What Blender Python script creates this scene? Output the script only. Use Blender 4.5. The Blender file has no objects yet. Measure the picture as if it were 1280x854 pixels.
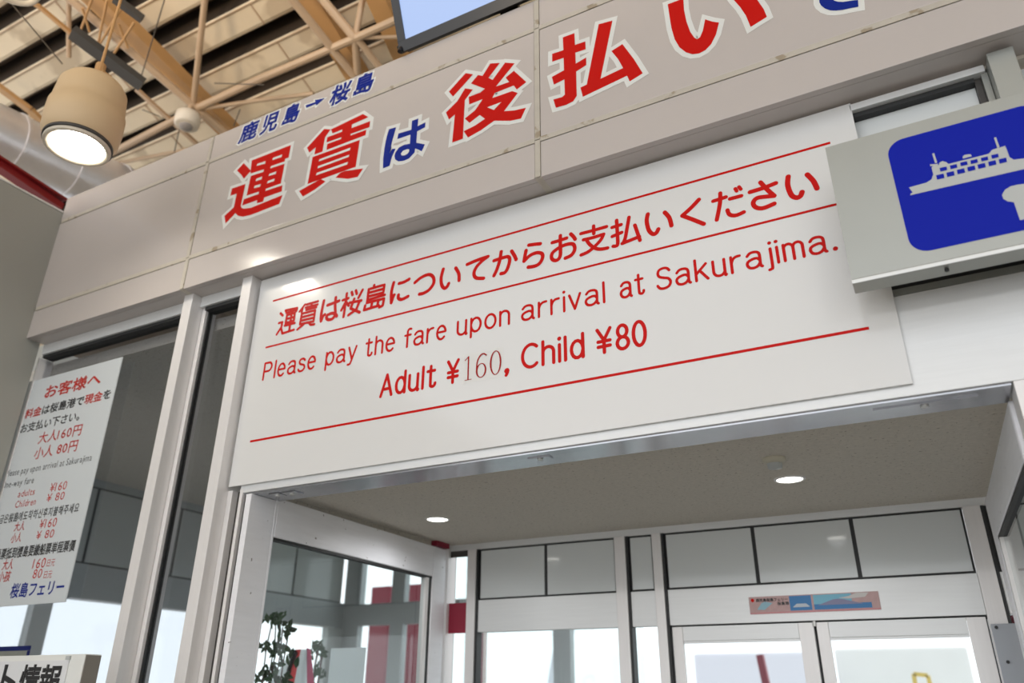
import bpy, bmesh, math, random
from mathutils import Vector, Matrix

S = bpy.context.scene
COL = S.collection
random.seed(7)

# ------------------------------------------------------------------ camera
CAM = Vector((0.0, -2.5, 1.65))
YAW, PIT, ROLL, FPX = -0.49287971, 0.42917413, 0.0069641, 969.9771
_f = Vector((math.sin(YAW) * math.cos(PIT), math.cos(YAW) * math.cos(PIT), math.sin(PIT)))
_r = Vector((math.cos(YAW), -math.sin(YAW), 0.0))
_u = _r.cross(_f)
_c, _s = math.cos(ROLL), math.sin(ROLL)
RT = _c * _r + _s * _u
UP = -_s * _r + _c * _u
cam_d = bpy.data.cameras.new('camera')
cam = bpy.data.objects.new('camera', cam_d)
COL.objects.link(cam)
m = Matrix.Identity(4)
for i in range(3):
    m[i][0], m[i][1], m[i][2], m[i][3] = RT[i], UP[i], -_f[i], CAM[i]
cam.matrix_world = m
cam_d.sensor_width = 36.0
cam_d.lens = FPX * 36.0 / 1280.0
cam_d.clip_start, cam_d.clip_end = 0.05, 300
cam_d.dof.use_dof = True
cam_d.dof.focus_distance = 3.0
cam_d.dof.aperture_fstop = 1.7
S.camera = cam

# ------------------------------------------------------------------ view, sky, lights
S.view_settings.view_transform = 'Standard'
S.view_settings.look = 'None'
S.view_settings.gamma = 1.0
S.view_settings.use_curve_mapping = False
S.view_settings.exposure = 0.13
W = bpy.data.worlds.new('world')
S.world = W
W.use_nodes = True
W.node_tree.nodes['Background'].inputs[0].default_value = (0.95, 0.97, 1.0, 1)
W.node_tree.nodes['Background'].inputs[1].default_value = 1.6


def light(name, kind, loc, power, color, size=0.3, rot=(0, 0, 0), spot=None, size_y=None):
    d = bpy.data.lights.new(name, kind)
    d.energy = power
    d.color = color
    if kind == 'AREA':
        d.size = size
        if size_y:
            d.shape = 'RECTANGLE'
            d.size_y = size_y
    else:
        d.shadow_soft_size = size
    if kind == 'SPOT':
        d.spot_size = spot
        d.spot_blend = 0.6
    o = bpy.data.objects.new(name, d)
    COL.objects.link(o)
    o.location = loc
    o.rotation_euler = rot
    return o


WARM = (1.0, 0.80, 0.56)
for lx, ly, lz, lp in ((-5.6, -9.0, 4.0, 300), (-2.0, -9.5, 4.0, 300), (4.2, -8.6, 3.9, 360)):
    light('bay_lamp_light', 'AREA', (lx, ly, lz), lp, (1.0, 0.985, 0.965), 1.2)  # added area fills out of view; no lamps hang there
for lx, ly, lz, lp in ((-5.6, -3.4, 4.8, 85), (-2.2, -4.2, 5.0, 85), (2.5, -3.2, 5.2, 60)):
    light('roof_uplight', 'SPOT', (lx, ly, lz), lp * 3, WARM, 0.4, (math.radians(150), 0, 0), math.radians(150))  # added spots that brighten the roof; no fixtures stand there

# ------------------------------------------------------------------ helpers


def ray(px, py):
    """direction of the photograph's pixel (1280x854), used to measure the place"""
    return RT * ((px - 640) / FPX) - UP * ((py - 427) / FPX) + _f


def atY(px, py, y):
    d = ray(px, py)
    return CAM + d * ((y - CAM.y) / d.y)


def atX(px, py, x):
    d = ray(px, py)
    return CAM + d * ((x - CAM.x) / d.x)


def atZ(px, py, z):
    d = ray(px, py)
    return CAM + d * ((z - CAM.z) / d.z)


def atRoof(px, py, z0=6.6):
    d = ray(px, py)
    return CAM + d * ((z0 - 0.36 * CAM.y - CAM.z) / (d.z + 0.36 * d.y))


def mat(name, col, rough=0.5, metal=0.0, spec=0.5, noise=0.0, nscale=20.0, bump=0.0, bscale=200.0,
        stretch=None, coat=0.0, dirt=None):
    M = bpy.data.materials.new(name)
    M.use_nodes = True
    nt = M.node_tree
    b = nt.nodes['Principled BSDF']
    b.inputs['Base Color'].default_value = (*col, 1)
    b.inputs['Roughness'].default_value = rough
    b.inputs['Metallic'].default_value = metal
    b.inputs['Specular IOR Level'].default_value = spec
    b.inputs['Coat Weight'].default_value = coat
    b.inputs['Coat Roughness'].default_value = 0.12
    tc = nt.nodes.new('ShaderNodeTexCoord')
    mp = nt.nodes.new('ShaderNodeMapping')
    nt.links.new(tc.outputs['Object'], mp.inputs['Vector'])
    if stretch:
        mp.inputs['Scale'].default_value = stretch
    last = None
    if noise > 0:
        n = nt.nodes.new('ShaderNodeTexNoise')
        n.inputs['Scale'].default_value = nscale
        n.inputs['Detail'].default_value = 6
        nt.links.new(mp.outputs[0], n.inputs['Vector'])
        mx = nt.nodes.new('ShaderNodeMix')
        mx.data_type = 'RGBA'
        mx.inputs[6].default_value = (*[c * (1 - noise) for c in col], 1)
        mx.inputs[7].default_value = (*[min(1, c * (1 + noise)) for c in col], 1)
        nt.links.new(n.outputs[0], mx.inputs[0])
        last = mx.outputs[2]
    if dirt:
        dcol, dscale, thr = dirt
        n2 = nt.nodes.new('ShaderNodeTexNoise')
        n2.inputs['Scale'].default_value = dscale
        n2.inputs['Detail'].default_value = 3
        nt.links.new(tc.outputs['Object'], n2.inputs['Vector'])
        rp = nt.nodes.new('ShaderNodeValToRGB')
        rp.color_ramp.elements[0].position = thr
        rp.color_ramp.elements[1].position = min(1, thr + 0.06)
        nt.links.new(n2.outputs[0], rp.inputs[0])
        mx = nt.nodes.new('ShaderNodeMix')
        mx.data_type = 'RGBA'
        mx.inputs[6].default_value = (*col, 1)
        mx.inputs[7].default_value = (*dcol, 1)
        if last:
            nt.links.new(last, mx.inputs[6])
        nt.links.new(rp.outputs[0], mx.inputs[0])
        last = mx.outputs[2]
    if last:
        nt.links.new(last, b.inputs['Base Color'])
    if bump > 0:
        n = nt.nodes.new('ShaderNodeTexNoise')
        n.inputs['Scale'].default_value = bscale
        nt.links.new(mp.outputs[0], n.inputs['Vector'])
        bp = nt.nodes.new('ShaderNodeBump')
        bp.inputs['Strength'].default_value = bump
        bp.inputs['Distance'].default_value = 0.01
        nt.links.new(n.outputs[0], bp.inputs['Height'])
        nt.links.new(bp.outputs[0], b.inputs['Normal'])
    return M


def emit(name, col, strength):
    M = bpy.data.materials.new(name)
    M.use_nodes = True
    b = M.node_tree.nodes['Principled BSDF']
    b.inputs['Base Color'].default_value = (*col, 1)
    b.inputs['Emission Color'].default_value = (*col, 1)
    b.inputs['Emission Strength'].default_value = strength
    return M


def glass(name, tint=(0.93, 0.96, 0.96), ior=1.5):
    M = bpy.data.materials.new(name)
    M.use_nodes = True
    nt = M.node_tree
    nt.nodes.clear()
    out = nt.nodes.new('ShaderNodeOutputMaterial')
    tr = nt.nodes.new('ShaderNodeBsdfTransparent')
    tr.inputs[0].default_value = (*tint, 1)
    gl = nt.nodes.new('ShaderNodeBsdfGlossy')
    gl.inputs['Roughness'].default_value = 0.02
    fr = nt.nodes.new('ShaderNodeFresnel')
    fr.inputs[0].default_value = ior
    mx = nt.nodes.new('ShaderNodeMixShader')
    ge = nt.nodes.new('ShaderNodeNewGeometry')
    iv = nt.nodes.new('ShaderNodeMath')
    iv.operation = 'SUBTRACT'
    iv.inputs[0].default_value = 1.0
    nt.links.new(ge.outputs['Backfacing'], iv.inputs[1])
    mu = nt.nodes.new('ShaderNodeMath')
    mu.operation = 'MULTIPLY'
    nt.links.new(fr.outputs[0], mu.inputs[0])
    nt.links.new(iv.outputs[0], mu.inputs[1])
    nt.links.new(mu.outputs[0], mx.inputs[0])
    nt.links.new(tr.outputs[0], mx.inputs[1])
    nt.links.new(gl.outputs[0], mx.inputs[2])
    nt.links.new(mx.outputs[0], out.inputs[0])
    return M


def obj(name, bm, material, parent=None, loc=None, smooth=False, label=None, kind=None):
    me = bpy.data.meshes.new(name)
    bm.to_mesh(me)
    bm.free()
    if smooth:
        for p in me.polygons:
            p.use_smooth = True
    for mm in (material if isinstance(material, (list, tuple)) else [material]):
        me.materials.append(mm)
    o = bpy.data.objects.new(name, me)
    COL.objects.link(o)
    if parent:
        o.parent = parent
        o.matrix_parent_inverse = parent.matrix_world.inverted() if False else Matrix.Translation(-parent.location)
    if label:
        o['label'] = label
    if kind:
        o['kind'] = kind
    return o


def box(bm, x0, x1, y0, y1, z0, z1, bev=0.0):
    r = bmesh.ops.create_cube(bm, size=1.0)
    vs = r['verts']
    bmesh.ops.scale(bm, vec=(abs(x1 - x0), abs(y1 - y0), abs(z1 - z0)), verts=vs)
    bmesh.ops.translate(bm, vec=((x0 + x1) / 2, (y0 + y1) / 2, (z0 + z1) / 2), verts=vs)
    if bev > 0:
        es = list({e for v in vs for e in v.link_edges})
        bmesh.ops.bevel(bm, geom=es, offset=bev, segments=2, affect='EDGES', profile=0.7)


def B(name, x0, x1, y0, y1, z0, z1, material, parent=None, bev=0.0, **k):
    bm = bmesh.new()
    box(bm, x0, x1, y0, y1, z0, z1, bev)
    return obj(name, bm, material, parent, **k)


def tube(bm, a, b, r, n=10, r2=None, cap=True):
    a, b = Vector(a), Vector(b)
    d = b - a
    L = d.length
    res = bmesh.ops.create_cone(bm, cap_ends=cap, segments=n, radius1=r, radius2=r if r2 is None else r2, depth=L)
    q = d.to_track_quat('Z', 'Y')
    bmesh.ops.rotate(bm, verts=res['verts'], cent=(0, 0, 0), matrix=q.to_matrix())
    bmesh.ops.translate(bm, verts=res['verts'], vec=(a + b) / 2)


def bar(bm, a, b, w, h):
    """rectangular bar from a to b, w wide sideways and h deep"""
    a, b = Vector(a), Vector(b)
    d = (b - a)
    L = d.length
    d.normalize()
    side = d.cross(Vector((0, 0, 1))).normalized()
    up = side.cross(d)
    vs = []
    for p in (a, b):
        for s, t in ((-1, -1), (1, -1), (1, 1), (-1, 1)):
            vs.append(bm.verts.new(p + side * s * w / 2 + up * t * h / 2))
    for f in ((3, 2, 1, 0), (4, 5, 6, 7), (0, 1, 5, 4), (1, 2, 6, 5), (2, 3, 7, 6), (3, 0, 4, 7)):
        bm.faces.new([vs[i] for i in f])


def lathe(bm, prof, c, n=48):
    """prof: list of (r, z); round z axis at c"""
    rings = []
    for r, z in prof:
        rings.append([bm.verts.new((c[0] + r * math.cos(2 * math.pi * i / n), c[1] + r * math.sin(2 * math.pi * i / n), c[2] + z)) for i in range(n)])
    for a, b in zip(rings, rings[1:]):
        for i in range(n):
            bm.faces.new([a[i], a[(i + 1) % n], b[(i + 1) % n], b[i]])
    return rings


def empty(name, loc, label=None, cat=None, group=None, kind=None):
    o = bpy.data.objects.new(name, None)
    COL.objects.link(o)
    o.location = loc
    o.empty_display_size = 0.1
    tag(o, label, cat, group, kind)
    return o


def tag(o, label=None, cat=None, group=None, kind=None):
    if label:
        o['label'] = label
    if cat:
        o['category'] = cat
    if group:
        o['group'] = group
    if kind:
        o['kind'] = kind
    return o


# ---- flat lettering: everything is worked out in (x, z) and laid on a plane y = const, facing -y


class Flat:
    """collects flat print on a plane y = const; th is its thickness in front of the surface"""

    def __init__(self, y):
        self.bm = bmesh.new()
        self.y = y
        self.k = 0

    def lift(self):
        # overlapping pieces of one film lie a few microns apart
        self.k = (self.k + 1) % 53
        return self.k * 2.2e-5

    def poly(self, pts, dy=0.0, flat=False):
        bm = self.bm
        a = sum(pts[i][0] * pts[(i + 1) % len(pts)][1] - pts[(i + 1) % len(pts)][0] * pts[i][1] for i in range(len(pts)))
        if a < 0:
            pts = pts[::-1]
        if not flat:
            dy += self.lift()
        vs = [bm.verts.new((p[0], self.y - dy, p[1])) for p in pts]
        if len(vs) > 3:
            es = [bm.edges.new((vs[i], vs[(i + 1) % len(vs)])) for i in range(len(vs))]
            r = bmesh.ops.triangle_fill(bm, use_beauty=True, edges=es, normal=(0, -1, 0))
        else:
            bm.faces.new(vs)

    def quad(self, a, b, c, d, dy=0.0):
        dy += self.lift()
        vs = [self.bm.verts.new((p[0], self.y - dy, p[1])) for p in (a, b, c, d)]
        try:
            self.bm.faces.new(vs)
        except ValueError:
            pass

    def disc(self, c, r, n=12, dy=0.0):
        dy += self.lift()
        self.bm.faces.new([self.bm.verts.new((c[0] + r * math.cos(2 * math.pi * i / n), self.y - dy, c[1] + r * math.sin(2 * math.pi * i / n))) for i in range(n)])

    def stroke(self, pts, r, n=12, caps=True, dy=0.0):
        """ribbon of half width r with round ends; sharp bends get a round joint"""
        P = [pts[0]]
        for p in pts[1:]:
            if math.dist(p, P[-1]) > 1e-6:
                P.append(p)
        if len(P) < 2:
            self.disc(P[0], r, n, dy)
            return
        closed = len(P) > 3 and math.dist(P[0], P[-1]) < 1e-6
        dirs = [Vector((q[0] - p[0], q[1] - p[1])).normalized() for p, q in zip(P, P[1:])]
        cut = [i for i in range(1, len(P) - 1) if dirs[i - 1].dot(dirs[i]) < 0.62]
        runs = []
        st = 0
        for c in cut + [len(P) - 1]:
            runs.append((st, c))
            st = c
        loop = closed and not cut and dirs[-1].dot(dirs[0]) > 0.62
        for (i0, i1) in runs:
            Lf, Rt = [], []
            for i in range(i0, i1 + 1):
                d1 = dirs[i - 1] if i > i0 else (dirs[-1] if loop else dirs[i])
                d2 = dirs[i] if i < i1 else (dirs[0] if loop else dirs[i - 1])
                n1, n2 = Vector((-d1.y, d1.x)), Vector((-d2.y, d2.x))
                s_ = (n1 + n2).normalized()
                k = r / max(0.5, s_.dot(n1))
                Lf.append((P[i][0] + s_.x * k, P[i][1] + s_.y * k))
                Rt.append((P[i][0] - s_.x * k, P[i][1] - s_.y * k))
            off = dy + self.lift()
            self.k += 2
            g_ = 0.0 if loop else 1.0e-5
            vl = [self.bm.verts.new((p[0], self.y - off - q * g_, p[1])) for q, p in enumerate(Lf)]
            vr = [self.bm.verts.new((p[0], self.y - off - q * g_, p[1])) for q, p in enumerate(Rt)]
            for j in range(len(vl) - 1):
                self.bm.faces.new((vl[j], vr[j], vr[j + 1], vl[j + 1]))
            if loop or not caps:
                continue
            for (c, d, va, vb) in ((P[i0], -dirs[i0], vl[0], vr[0]), (P[i1], dirs[i1 - 1], vr[-1], vl[-1])):
                # half disc sharing the ribbon's end edge
                a0 = math.atan2(vb.co.z - c[1], vb.co.x - c[0])
                a1 = math.atan2(d.y, d.x)
                dl = (a1 - a0 + math.pi) % (2 * math.pi) - math.pi
                sg = 1 if dl > 0 else -1
                mid = [self.bm.verts.new((c[0] + r * math.cos(a0 + sg * math.pi * q / 7), va.co.y, c[1] + r * math.sin(a0 + sg * math.pi * q / 7))) for q in range(1, 7)]
                try:
                    self.bm.faces.new([vb] + mid + [va])
                except ValueError:
                    pass

    def miter(self, pts, r, lim=1.9, dy=0.0, ccw=None):
        """band of width r along the outside of a closed outline, with pointed corners"""
        P = [pts[i] for i in range(len(pts)) if math.dist(pts[i], pts[i - 1]) > 1e-6]
        n = len(P)
        if ccw is None:
            ccw = sum(P[i - 1][0] * P[i][1] - P[i][0] * P[i - 1][1] for i in range(n)) > 0
        sg = -1 if ccw else 1
        outs = []
        for i in range(n):
            a, b, c = P[i - 1], P[i], P[(i + 1) % n]
            d1 = Vector((b[0] - a[0], b[1] - a[1])).normalized()
            d2 = Vector((c[0] - b[0], c[1] - b[1])).normalized()
            n1, n2 = Vector((-d1.y, d1.x)), Vector((-d2.y, d2.x))
            s = n1 + n2
            if s.length < 1e-4:
                s = n1.copy()
            s.normalize()
            k = min(lim, 1 / max(0.05, s.dot(n1))) * sg
            outs.append((b[0] + s.x * r * k, b[1] + s.y * r * k))
        for i in range(n):
            j = (i + 1) % n
            self.quad(outs[i], P[i], P[j], outs[j], dy)

    def done(self, name, material, parent, **k):
        return obj(name, self.bm, material, parent, **k)


def smooth_path(pts, k=5):
    """Catmull-Rom through pts; a doubled point is a corner"""
    runs, cur = [], [pts[0]]
    for p in pts[1:]:
        if p == cur[-1]:
            runs.append(cur)
            cur = [p]
        else:
            cur.append(p)
    runs.append(cur)
    out = []
    for R in runs:
        if len(R) < 3:
            out += R
            continue
        E = [R[0]] + R + [R[-1]]
        for i in range(1, len(E) - 2):
            p0, p1, p2, p3 = E[i - 1:i + 3]
            for t in range(k):
                t /= k
                out.append(tuple(0.5 * (2 * p1[j] + (p2[j] - p0[j]) * t + (2 * p0[j] - 5 * p1[j] + 4 * p2[j] - p3[j]) * t * t + (3 * p1[j] - p0[j] - 3 * p2[j] + p3[j]) * t ** 3) for j in (0, 1)))
        out.append(R[-1])
    return out


_glyphs = {}


def glyph(ch):
    """outlines of one character from Blender's built-in font: list of closed polylines (em = 1)"""
    if ch in _glyphs:
        return _glyphs[ch]
    c = bpy.data.curves.new('tmp', 'FONT')
    c.body = ch
    c.resolution_u = 3
    o = bpy.data.objects.new('tmp', c)
    COL.objects.link(o)
    dg = bpy.context.evaluated_depsgraph_get()
    dg.update()
    cu = o.evaluated_get(dg).to_curve(dg)
    loops = []
    for sp in cu.splines:
        bp = sp.bezier_points
        L = []
        for i in range(len(bp)):
            a, b = bp[i], bp[(i + 1) % len(bp)]
            p0, p1, p2, p3 = a.co, a.handle_right, b.co, b.handle_left
            p2, p3 = b.handle_left, b.co
            straight = a.handle_right_type == 'VECTOR' and b.handle_left_type == 'VECTOR'
            dd = (p3 - p0)
            dev = max(((p1 - p0).cross(dd)).length, ((p2 - p0).cross(dd)).length) / max(1e-6, dd.length)
            n = 1 if (straight or dev < 0.004) else 4
            for t in range(n):
                t /= n
                q = p0 * (1 - t) ** 3 + p1 * 3 * t * (1 - t) ** 2 + p2 * 3 * t * t * (1 - t) + p3 * t ** 3
                L.append((q.x, q.y))
        loops.append(L)
    bpy.data.objects.remove(o)
    me_c = bpy.data.curves.new('tmp2', 'FONT')
    me_c.body = ch
    me_c.resolution_u = 3
    o2 = bpy.data.objects.new('tmp2', me_c)
    COL.objects.link(o2)
    dg.update()
    me = bpy.data.meshes.new_from_object(o2.evaluated_get(bpy.context.evaluated_depsgraph_get()))
    tris = [[(me.vertices[v].co.x, me.vertices[v].co.y) for v in p.vertices] for p in me.polygons]
    bpy.data.objects.remove(o2)
    bpy.data.meshes.remove(me)
    xs = [p[0] for L in loops for p in L] or [0, 0.3]
    ys = [p[1] for L in loops for p in L] or [0, 0.3]
    _glyphs[ch] = (loops, tris, min(xs), max(xs), min(ys), max(ys))
    return _glyphs[ch]


def put_glyph(F, ch, x0, x1, z0, z1, shear=0.0, r=0.0, mode='fill', fit=True, dy=0.0, lim=1.9):
    """character fitted to the box x0..x1, z0..z1 (its ink box if fit, else its em square)"""
    loops, tris, a, b, c, d = glyph(ch)
    if not fit:
        a, b, c, d = 0.0, 1.0, -0.12, 0.88

    def T(p):
        u = (p[0] - a) / (b - a)
        v = (p[1] - c) / (d - c)
        z = z0 + v * (z1 - z0)
        return (x0 + u * (x1 - x0) + shear * (z - z0), z)
    if mode in ('fill', 'round', 'bold'):
        for t in tris:
            F.poly([T(p) for p in t], dy, True)
    if mode == 'round' and r > 0:
        for L in loops:
            F.stroke([T(p) for p in L + L[:1]], r, 8, True, dy)
    if mode in ('bold', 'outline') and r > 0:
        def area(L):
            return sum(L[i - 1][0] * L[i][1] - L[i][0] * L[i - 1][1] for i in range(len(L)))
        big = max(loops, key=lambda L: abs(area(L)))
        cc = area(big) > 0
        for L in loops:
            F.miter([T(p) for p in L], r, lim, dy, cc)


def put_text(F, s, x0, x1, z0, h, shear=0.0, r=0.0, mode='fill', dy=0.0):
    """a line of text laid out with each character's own advance, stretched to x0..x1"""
    def adv(ch):
        if ch == ' ':
            return 0.35
        if ord(ch) > 0x2E80:
            return 1.0
        g = glyph(ch)
        return g[3] - min(0, g[2]) + 0.09
    tot = sum(adv(c) for c in s)
    k = (x1 - x0) / tot
    x = x0
    for ch in s:
        if ch != ' ':
            loops, tris, a, b, c, d = glyph(ch)
            big = ord(ch) > 0x2E80
            k0 = k if not big else k
            X0 = x + (a if big else 0.0) * k0 + (0 if big else 0.03 * k)
            put_glyph(F, ch, X0, X0 + (b - a) * k, z0 + c * h, z0 + d * h, shear, r, mode, True, dy)
        x += adv(ch) * k


# ------------------------------------------------------------------ materials
MT = {}
MT['fascia'] = mat('painted_steel', (0.52, 0.475, 0.45), 0.19, 0, 0.5, noise=0.03, nscale=3, bump=0.02, bscale=160)
MT['bead'] = mat('aged_sealant', (0.50, 0.46, 0.39), 0.55, noise=0.12, nscale=18, stretch=(1, 1, 1), dirt=((0.33, 0.27, 0.19), 14, 0.62))
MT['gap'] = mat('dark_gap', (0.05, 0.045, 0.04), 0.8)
MT['alu'] = mat('anodised_aluminium', (0.78, 0.76, 0.75), 0.42, 0.15, 0.5, noise=0.05, nscale=8, stretch=(12, 12, 0.6))
MT['alu_h'] = mat('brushed_aluminium_beam', (0.74, 0.75, 0.75), 0.42, 0.15, 0.5, noise=0.05, nscale=8, stretch=(0.6, 12, 12))
MT['alu_worn'] = mat('scuffed_aluminium', (0.84, 0.84, 0.87), 0.45, 0.1, 0.5, noise=0.06, nscale=6, stretch=(1, 1, 9), dirt=((0.16, 0.14, 0.12), 38, 0.70))
MT['alu_soffit'] = mat('polished_aluminium', (0.45, 0.46, 0.49), 0.22, 0.8, 0.5, noise=0.1, nscale=7, stretch=(1, 14, 1))
MT['dark'] = mat('dark_gasket', (0.02, 0.021, 0.022), 0.55)
MT['black'] = mat('black_plastic', (0.012, 0.012, 0.014), 0.3)
MT['sign'] = mat('white_sign_board', (0.72, 0.72, 0.71), 0.12, 0, 0.5, noise=0.012, nscale=2)
MT['red'] = mat('red_film', (0.56, 0.0035, 0.0015), 0.4, spec=0.12)
MT['red2'] = mat('red_film_dull', (0.50, 0.035, 0.025), 0.5, spec=0.15)
MT['thin_red'] = mat('dark_red_film', (0.36, 0.01, 0.01), 0.5, spec=0.12)
MT['blue'] = mat('blue_film', (0.003, 0.020, 0.25), 0.4, spec=0.12)
MT['white_film'] = mat('white_film', (0.74, 0.75, 0.72), 0.35)
MT['ink'] = mat('black_ink', (0.02, 0.02, 0.022), 0.5)
MT['steel'] = mat('brushed_steel', (0.36, 0.37, 0.345), 0.36, 0.5, 0.5, noise=0.05, nscale=5, stretch=(1, 1, 1), dirt=((0.26, 0.26, 0.24), 9, 0.68))
MT['steel_edge'] = mat('steel_edge', (0.6, 0.6, 0.58), 0.3, 0.6)
MT['signblue'] = mat('sign_blue', (0.001, 0.011, 0.36), 0.4, spec=0.12)
MT['symbol'] = mat('symbol_grey', (0.46, 0.48, 0.47), 0.4)
MT['panel'] = mat('white_infill_panel', (0.68, 0.71, 0.71), 0.07, 0, 0.5, noise=0.02, nscale=3)
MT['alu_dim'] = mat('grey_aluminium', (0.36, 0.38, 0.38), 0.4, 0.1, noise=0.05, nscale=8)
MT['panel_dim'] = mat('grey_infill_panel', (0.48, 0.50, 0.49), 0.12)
MT['ceil'] = mat('speckled_ceiling_board', (0.60, 0.56, 0.49), 0.85, 0, 0.2, noise=0.15, nscale=60, bump=0.25, bscale=120, dirt=((0.30, 0.27, 0.22), 70, 0.64))
MT['paint'] = mat('grey_wall_paint', (0.33, 0.33, 0.30), 0.45, noise=0.02, nscale=2)
MT['floor'] = mat('terrazzo_floor', (0.26, 0.25, 0.24), 0.35, noise=0.2, nscale=60)
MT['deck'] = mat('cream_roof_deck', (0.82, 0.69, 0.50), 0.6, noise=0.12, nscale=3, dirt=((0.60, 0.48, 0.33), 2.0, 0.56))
MT['trough'] = mat('brown_deck_trough', (0.10, 0.06, 0.03), 0.8, noise=0.2, nscale=5)  # shade inside the deck ribs, put into the colour
MT['trough_dark'] = mat('dark_deck_web', (0.035, 0.022, 0.012), 0.8)  # deepest rib shade, painted on the web as a near-black colour
MT['truss'] = mat('cream_truss_paint', (0.52, 0.37, 0.24), 0.4, noise=0.08, nscale=9)
MT['truss2'] = mat('tan_beam_paint', (0.50, 0.28, 0.11), 0.5, noise=0.08, nscale=9)
MT['lampshell'] = mat('cream_lamp_shell', (0.66, 0.48, 0.28), 0.5)
MT['lamprim'] = mat('lamp_rim', (0.70, 0.62, 0.50), 0.4)
MT['duct'] = mat('galvanised_duct', (0.82, 0.81, 0.84), 0.3, 0.6, 0.5, noise=0.15, nscale=5, bump=0.12, bscale=4)
MT['redpaint'] = mat('red_steel_paint', (0.22, 0.004, 0.006), 0.5)
MT['maroon'] = mat('maroon_steel_paint', (0.24, 0.006, 0.028), 0.5)
MT['glass'] = glass('clear_glass')
MT['glass_r'] = glass('facade_glass', (0.80, 0.81, 0.83), 1.5)
MT['poster'] = mat('poster_paper', (0.62, 0.66, 0.68), 0.35)
def paper(name, col):
    M = bpy.data.materials.new(name)
    M.use_nodes = True
    nt = M.node_tree
    b_ = nt.nodes['Principled BSDF']
    b_.inputs['Base Color'].default_value = (*col, 1)
    tl = nt.nodes.new('ShaderNodeBsdfTranslucent')
    tl.inputs[0].default_value = (*col, 1)
    mx = nt.nodes.new('ShaderNodeMixShader')
    mx.inputs[0].default_value = 0.7
    nt.links.new(b_.outputs[0], mx.inputs[1])
    nt.links.new(tl.outputs[0], mx.inputs[2])
    nt.links.new(mx.outputs[0], nt.nodes['Material Output'].inputs[0])
    return M


MT['sheet'] = paper('backlit_white_sheet', (0.93, 0.96, 0.97))
MT['sheet_red'] = paper('backlit_red_sheet', (0.85, 0.16, 0.17))
MT['sheet_pink'] = paper('backlit_pink_sheet', (0.7, 0.10, 0.28))
MT['leaf'] = mat('leaf_green', (0.035, 0.09, 0.03), 0.5, noise=0.3, nscale=30)
MT['stem'] = mat('stem_brown', (0.10, 0.05, 0.04), 0.6)
MT['concrete'] = mat('pale_concrete', (0.80, 0.80, 0.78), 0.8, noise=0.05, nscale=2)
MT['screen'] = emit('monitor_screen', (0.40, 0.54, 0.87), 0.92)
MT['screen'].node_tree.nodes['Principled BSDF'].inputs['Base Color'].default_value = (0.02, 0.02, 0.02, 1)
MT['lens'] = emit('lamp_lens', (1.0, 0.93, 0.80), 30.0)
MT['down'] = emit('downlight_lens', (1.0, 0.97, 0.88), 7.0)
MT['lens_off'] = mat('unlit_lens', (0.42, 0.38, 0.36), 0.3)
MT['grey_dark'] = mat('dark_grey_steel', (0.055, 0.05, 0.045), 0.5)
MT['wire'] = mat('wire', (0.10, 0.08, 0.06), 0.5)
MT['greyplate'] = mat('grey_plate', (0.34, 0.36, 0.39), 0.5, 0.2)
MT['pale'] = mat('pale_lavender_steel', (0.80, 0.80, 0.88), 0.6)
MT['yellow'] = mat('yellow_paint', (0.75, 0.55, 0.12), 0.5)

# ------------------------------------------------------------------ the setting: hall
tag(B('floor', -12, 9, -14, 7, -0.1, 0, MT['floor']), kind='structure')
tag(B('wall_right', 5.6, 5.7, -14, 3, 0, 5.4, MT['paint']), kind='structure')
# left side wall of the hall: a row of smooth grey panels
wl = empty('wall_left', (-4.72, -3.0, 0), kind='structure')
ys = [-0.02, -1.22, -2.42, -3.62, -4.82, -6.02]
for a, b in zip(ys, ys[1:]):
    B('wall_panel', -4.80, -4.64, b + 0.004, a - 0.004, 0.0, 4.525, MT['paint'], wl, 0.004)
B('wall_cap', -4.81, -4.635, -6.02, -0.02, 4.525, 4.535, MT['alu'], wl)

# roof: folded steel plate on sloping rafters
rf = empty('ceiling', (0, 0, 7.0), kind='structure')


def roofz(y, z0=7.0):
    return z0 - 0.36 * y


bm = bmesh.new()
pitch = 0.33
k0 = -14
prof = []
y = 0.88 - 42 * pitch
while y < 2.9:
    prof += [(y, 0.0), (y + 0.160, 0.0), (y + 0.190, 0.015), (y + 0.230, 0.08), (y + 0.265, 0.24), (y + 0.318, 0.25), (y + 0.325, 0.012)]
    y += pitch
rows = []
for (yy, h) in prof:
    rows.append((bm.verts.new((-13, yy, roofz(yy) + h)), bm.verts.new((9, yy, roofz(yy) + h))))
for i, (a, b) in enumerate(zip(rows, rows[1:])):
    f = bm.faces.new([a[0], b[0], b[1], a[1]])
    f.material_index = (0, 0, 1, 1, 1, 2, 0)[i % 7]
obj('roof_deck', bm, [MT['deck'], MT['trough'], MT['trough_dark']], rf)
bm = bmesh.new()
for i in range(0, len(prof) - 1, 7):
    yy = prof[i][0] + 0.006
    bar(bm, (-13, yy, roofz(yy) - 0.004), (9, yy, roofz(yy) - 0.003), 0.010, 0.012)
obj('plate_edge', bm, MT['truss'], rf, kind='stuff')
# small plate laps across the ribs
bm = bmesh.new()
for xx in (-7.4, -5.75, -4.1, -2.5):
    for kk in range(38, 50):
        y0 = 0.88 - 42 * pitch + kk * pitch
        bar(bm, (xx, y0, roofz(y0) - 0.004), (xx, y0 + 0.18, roofz(y0 + 0.18) - 0.004), 0.012, 0.006)
obj('plate_lap', bm, MT['truss'], rf, kind='stuff')
tag(B('wall_back', -13, 9, 2.95, 3.05, 3.7, 6.2, MT['paint']), kind='structure')


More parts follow.
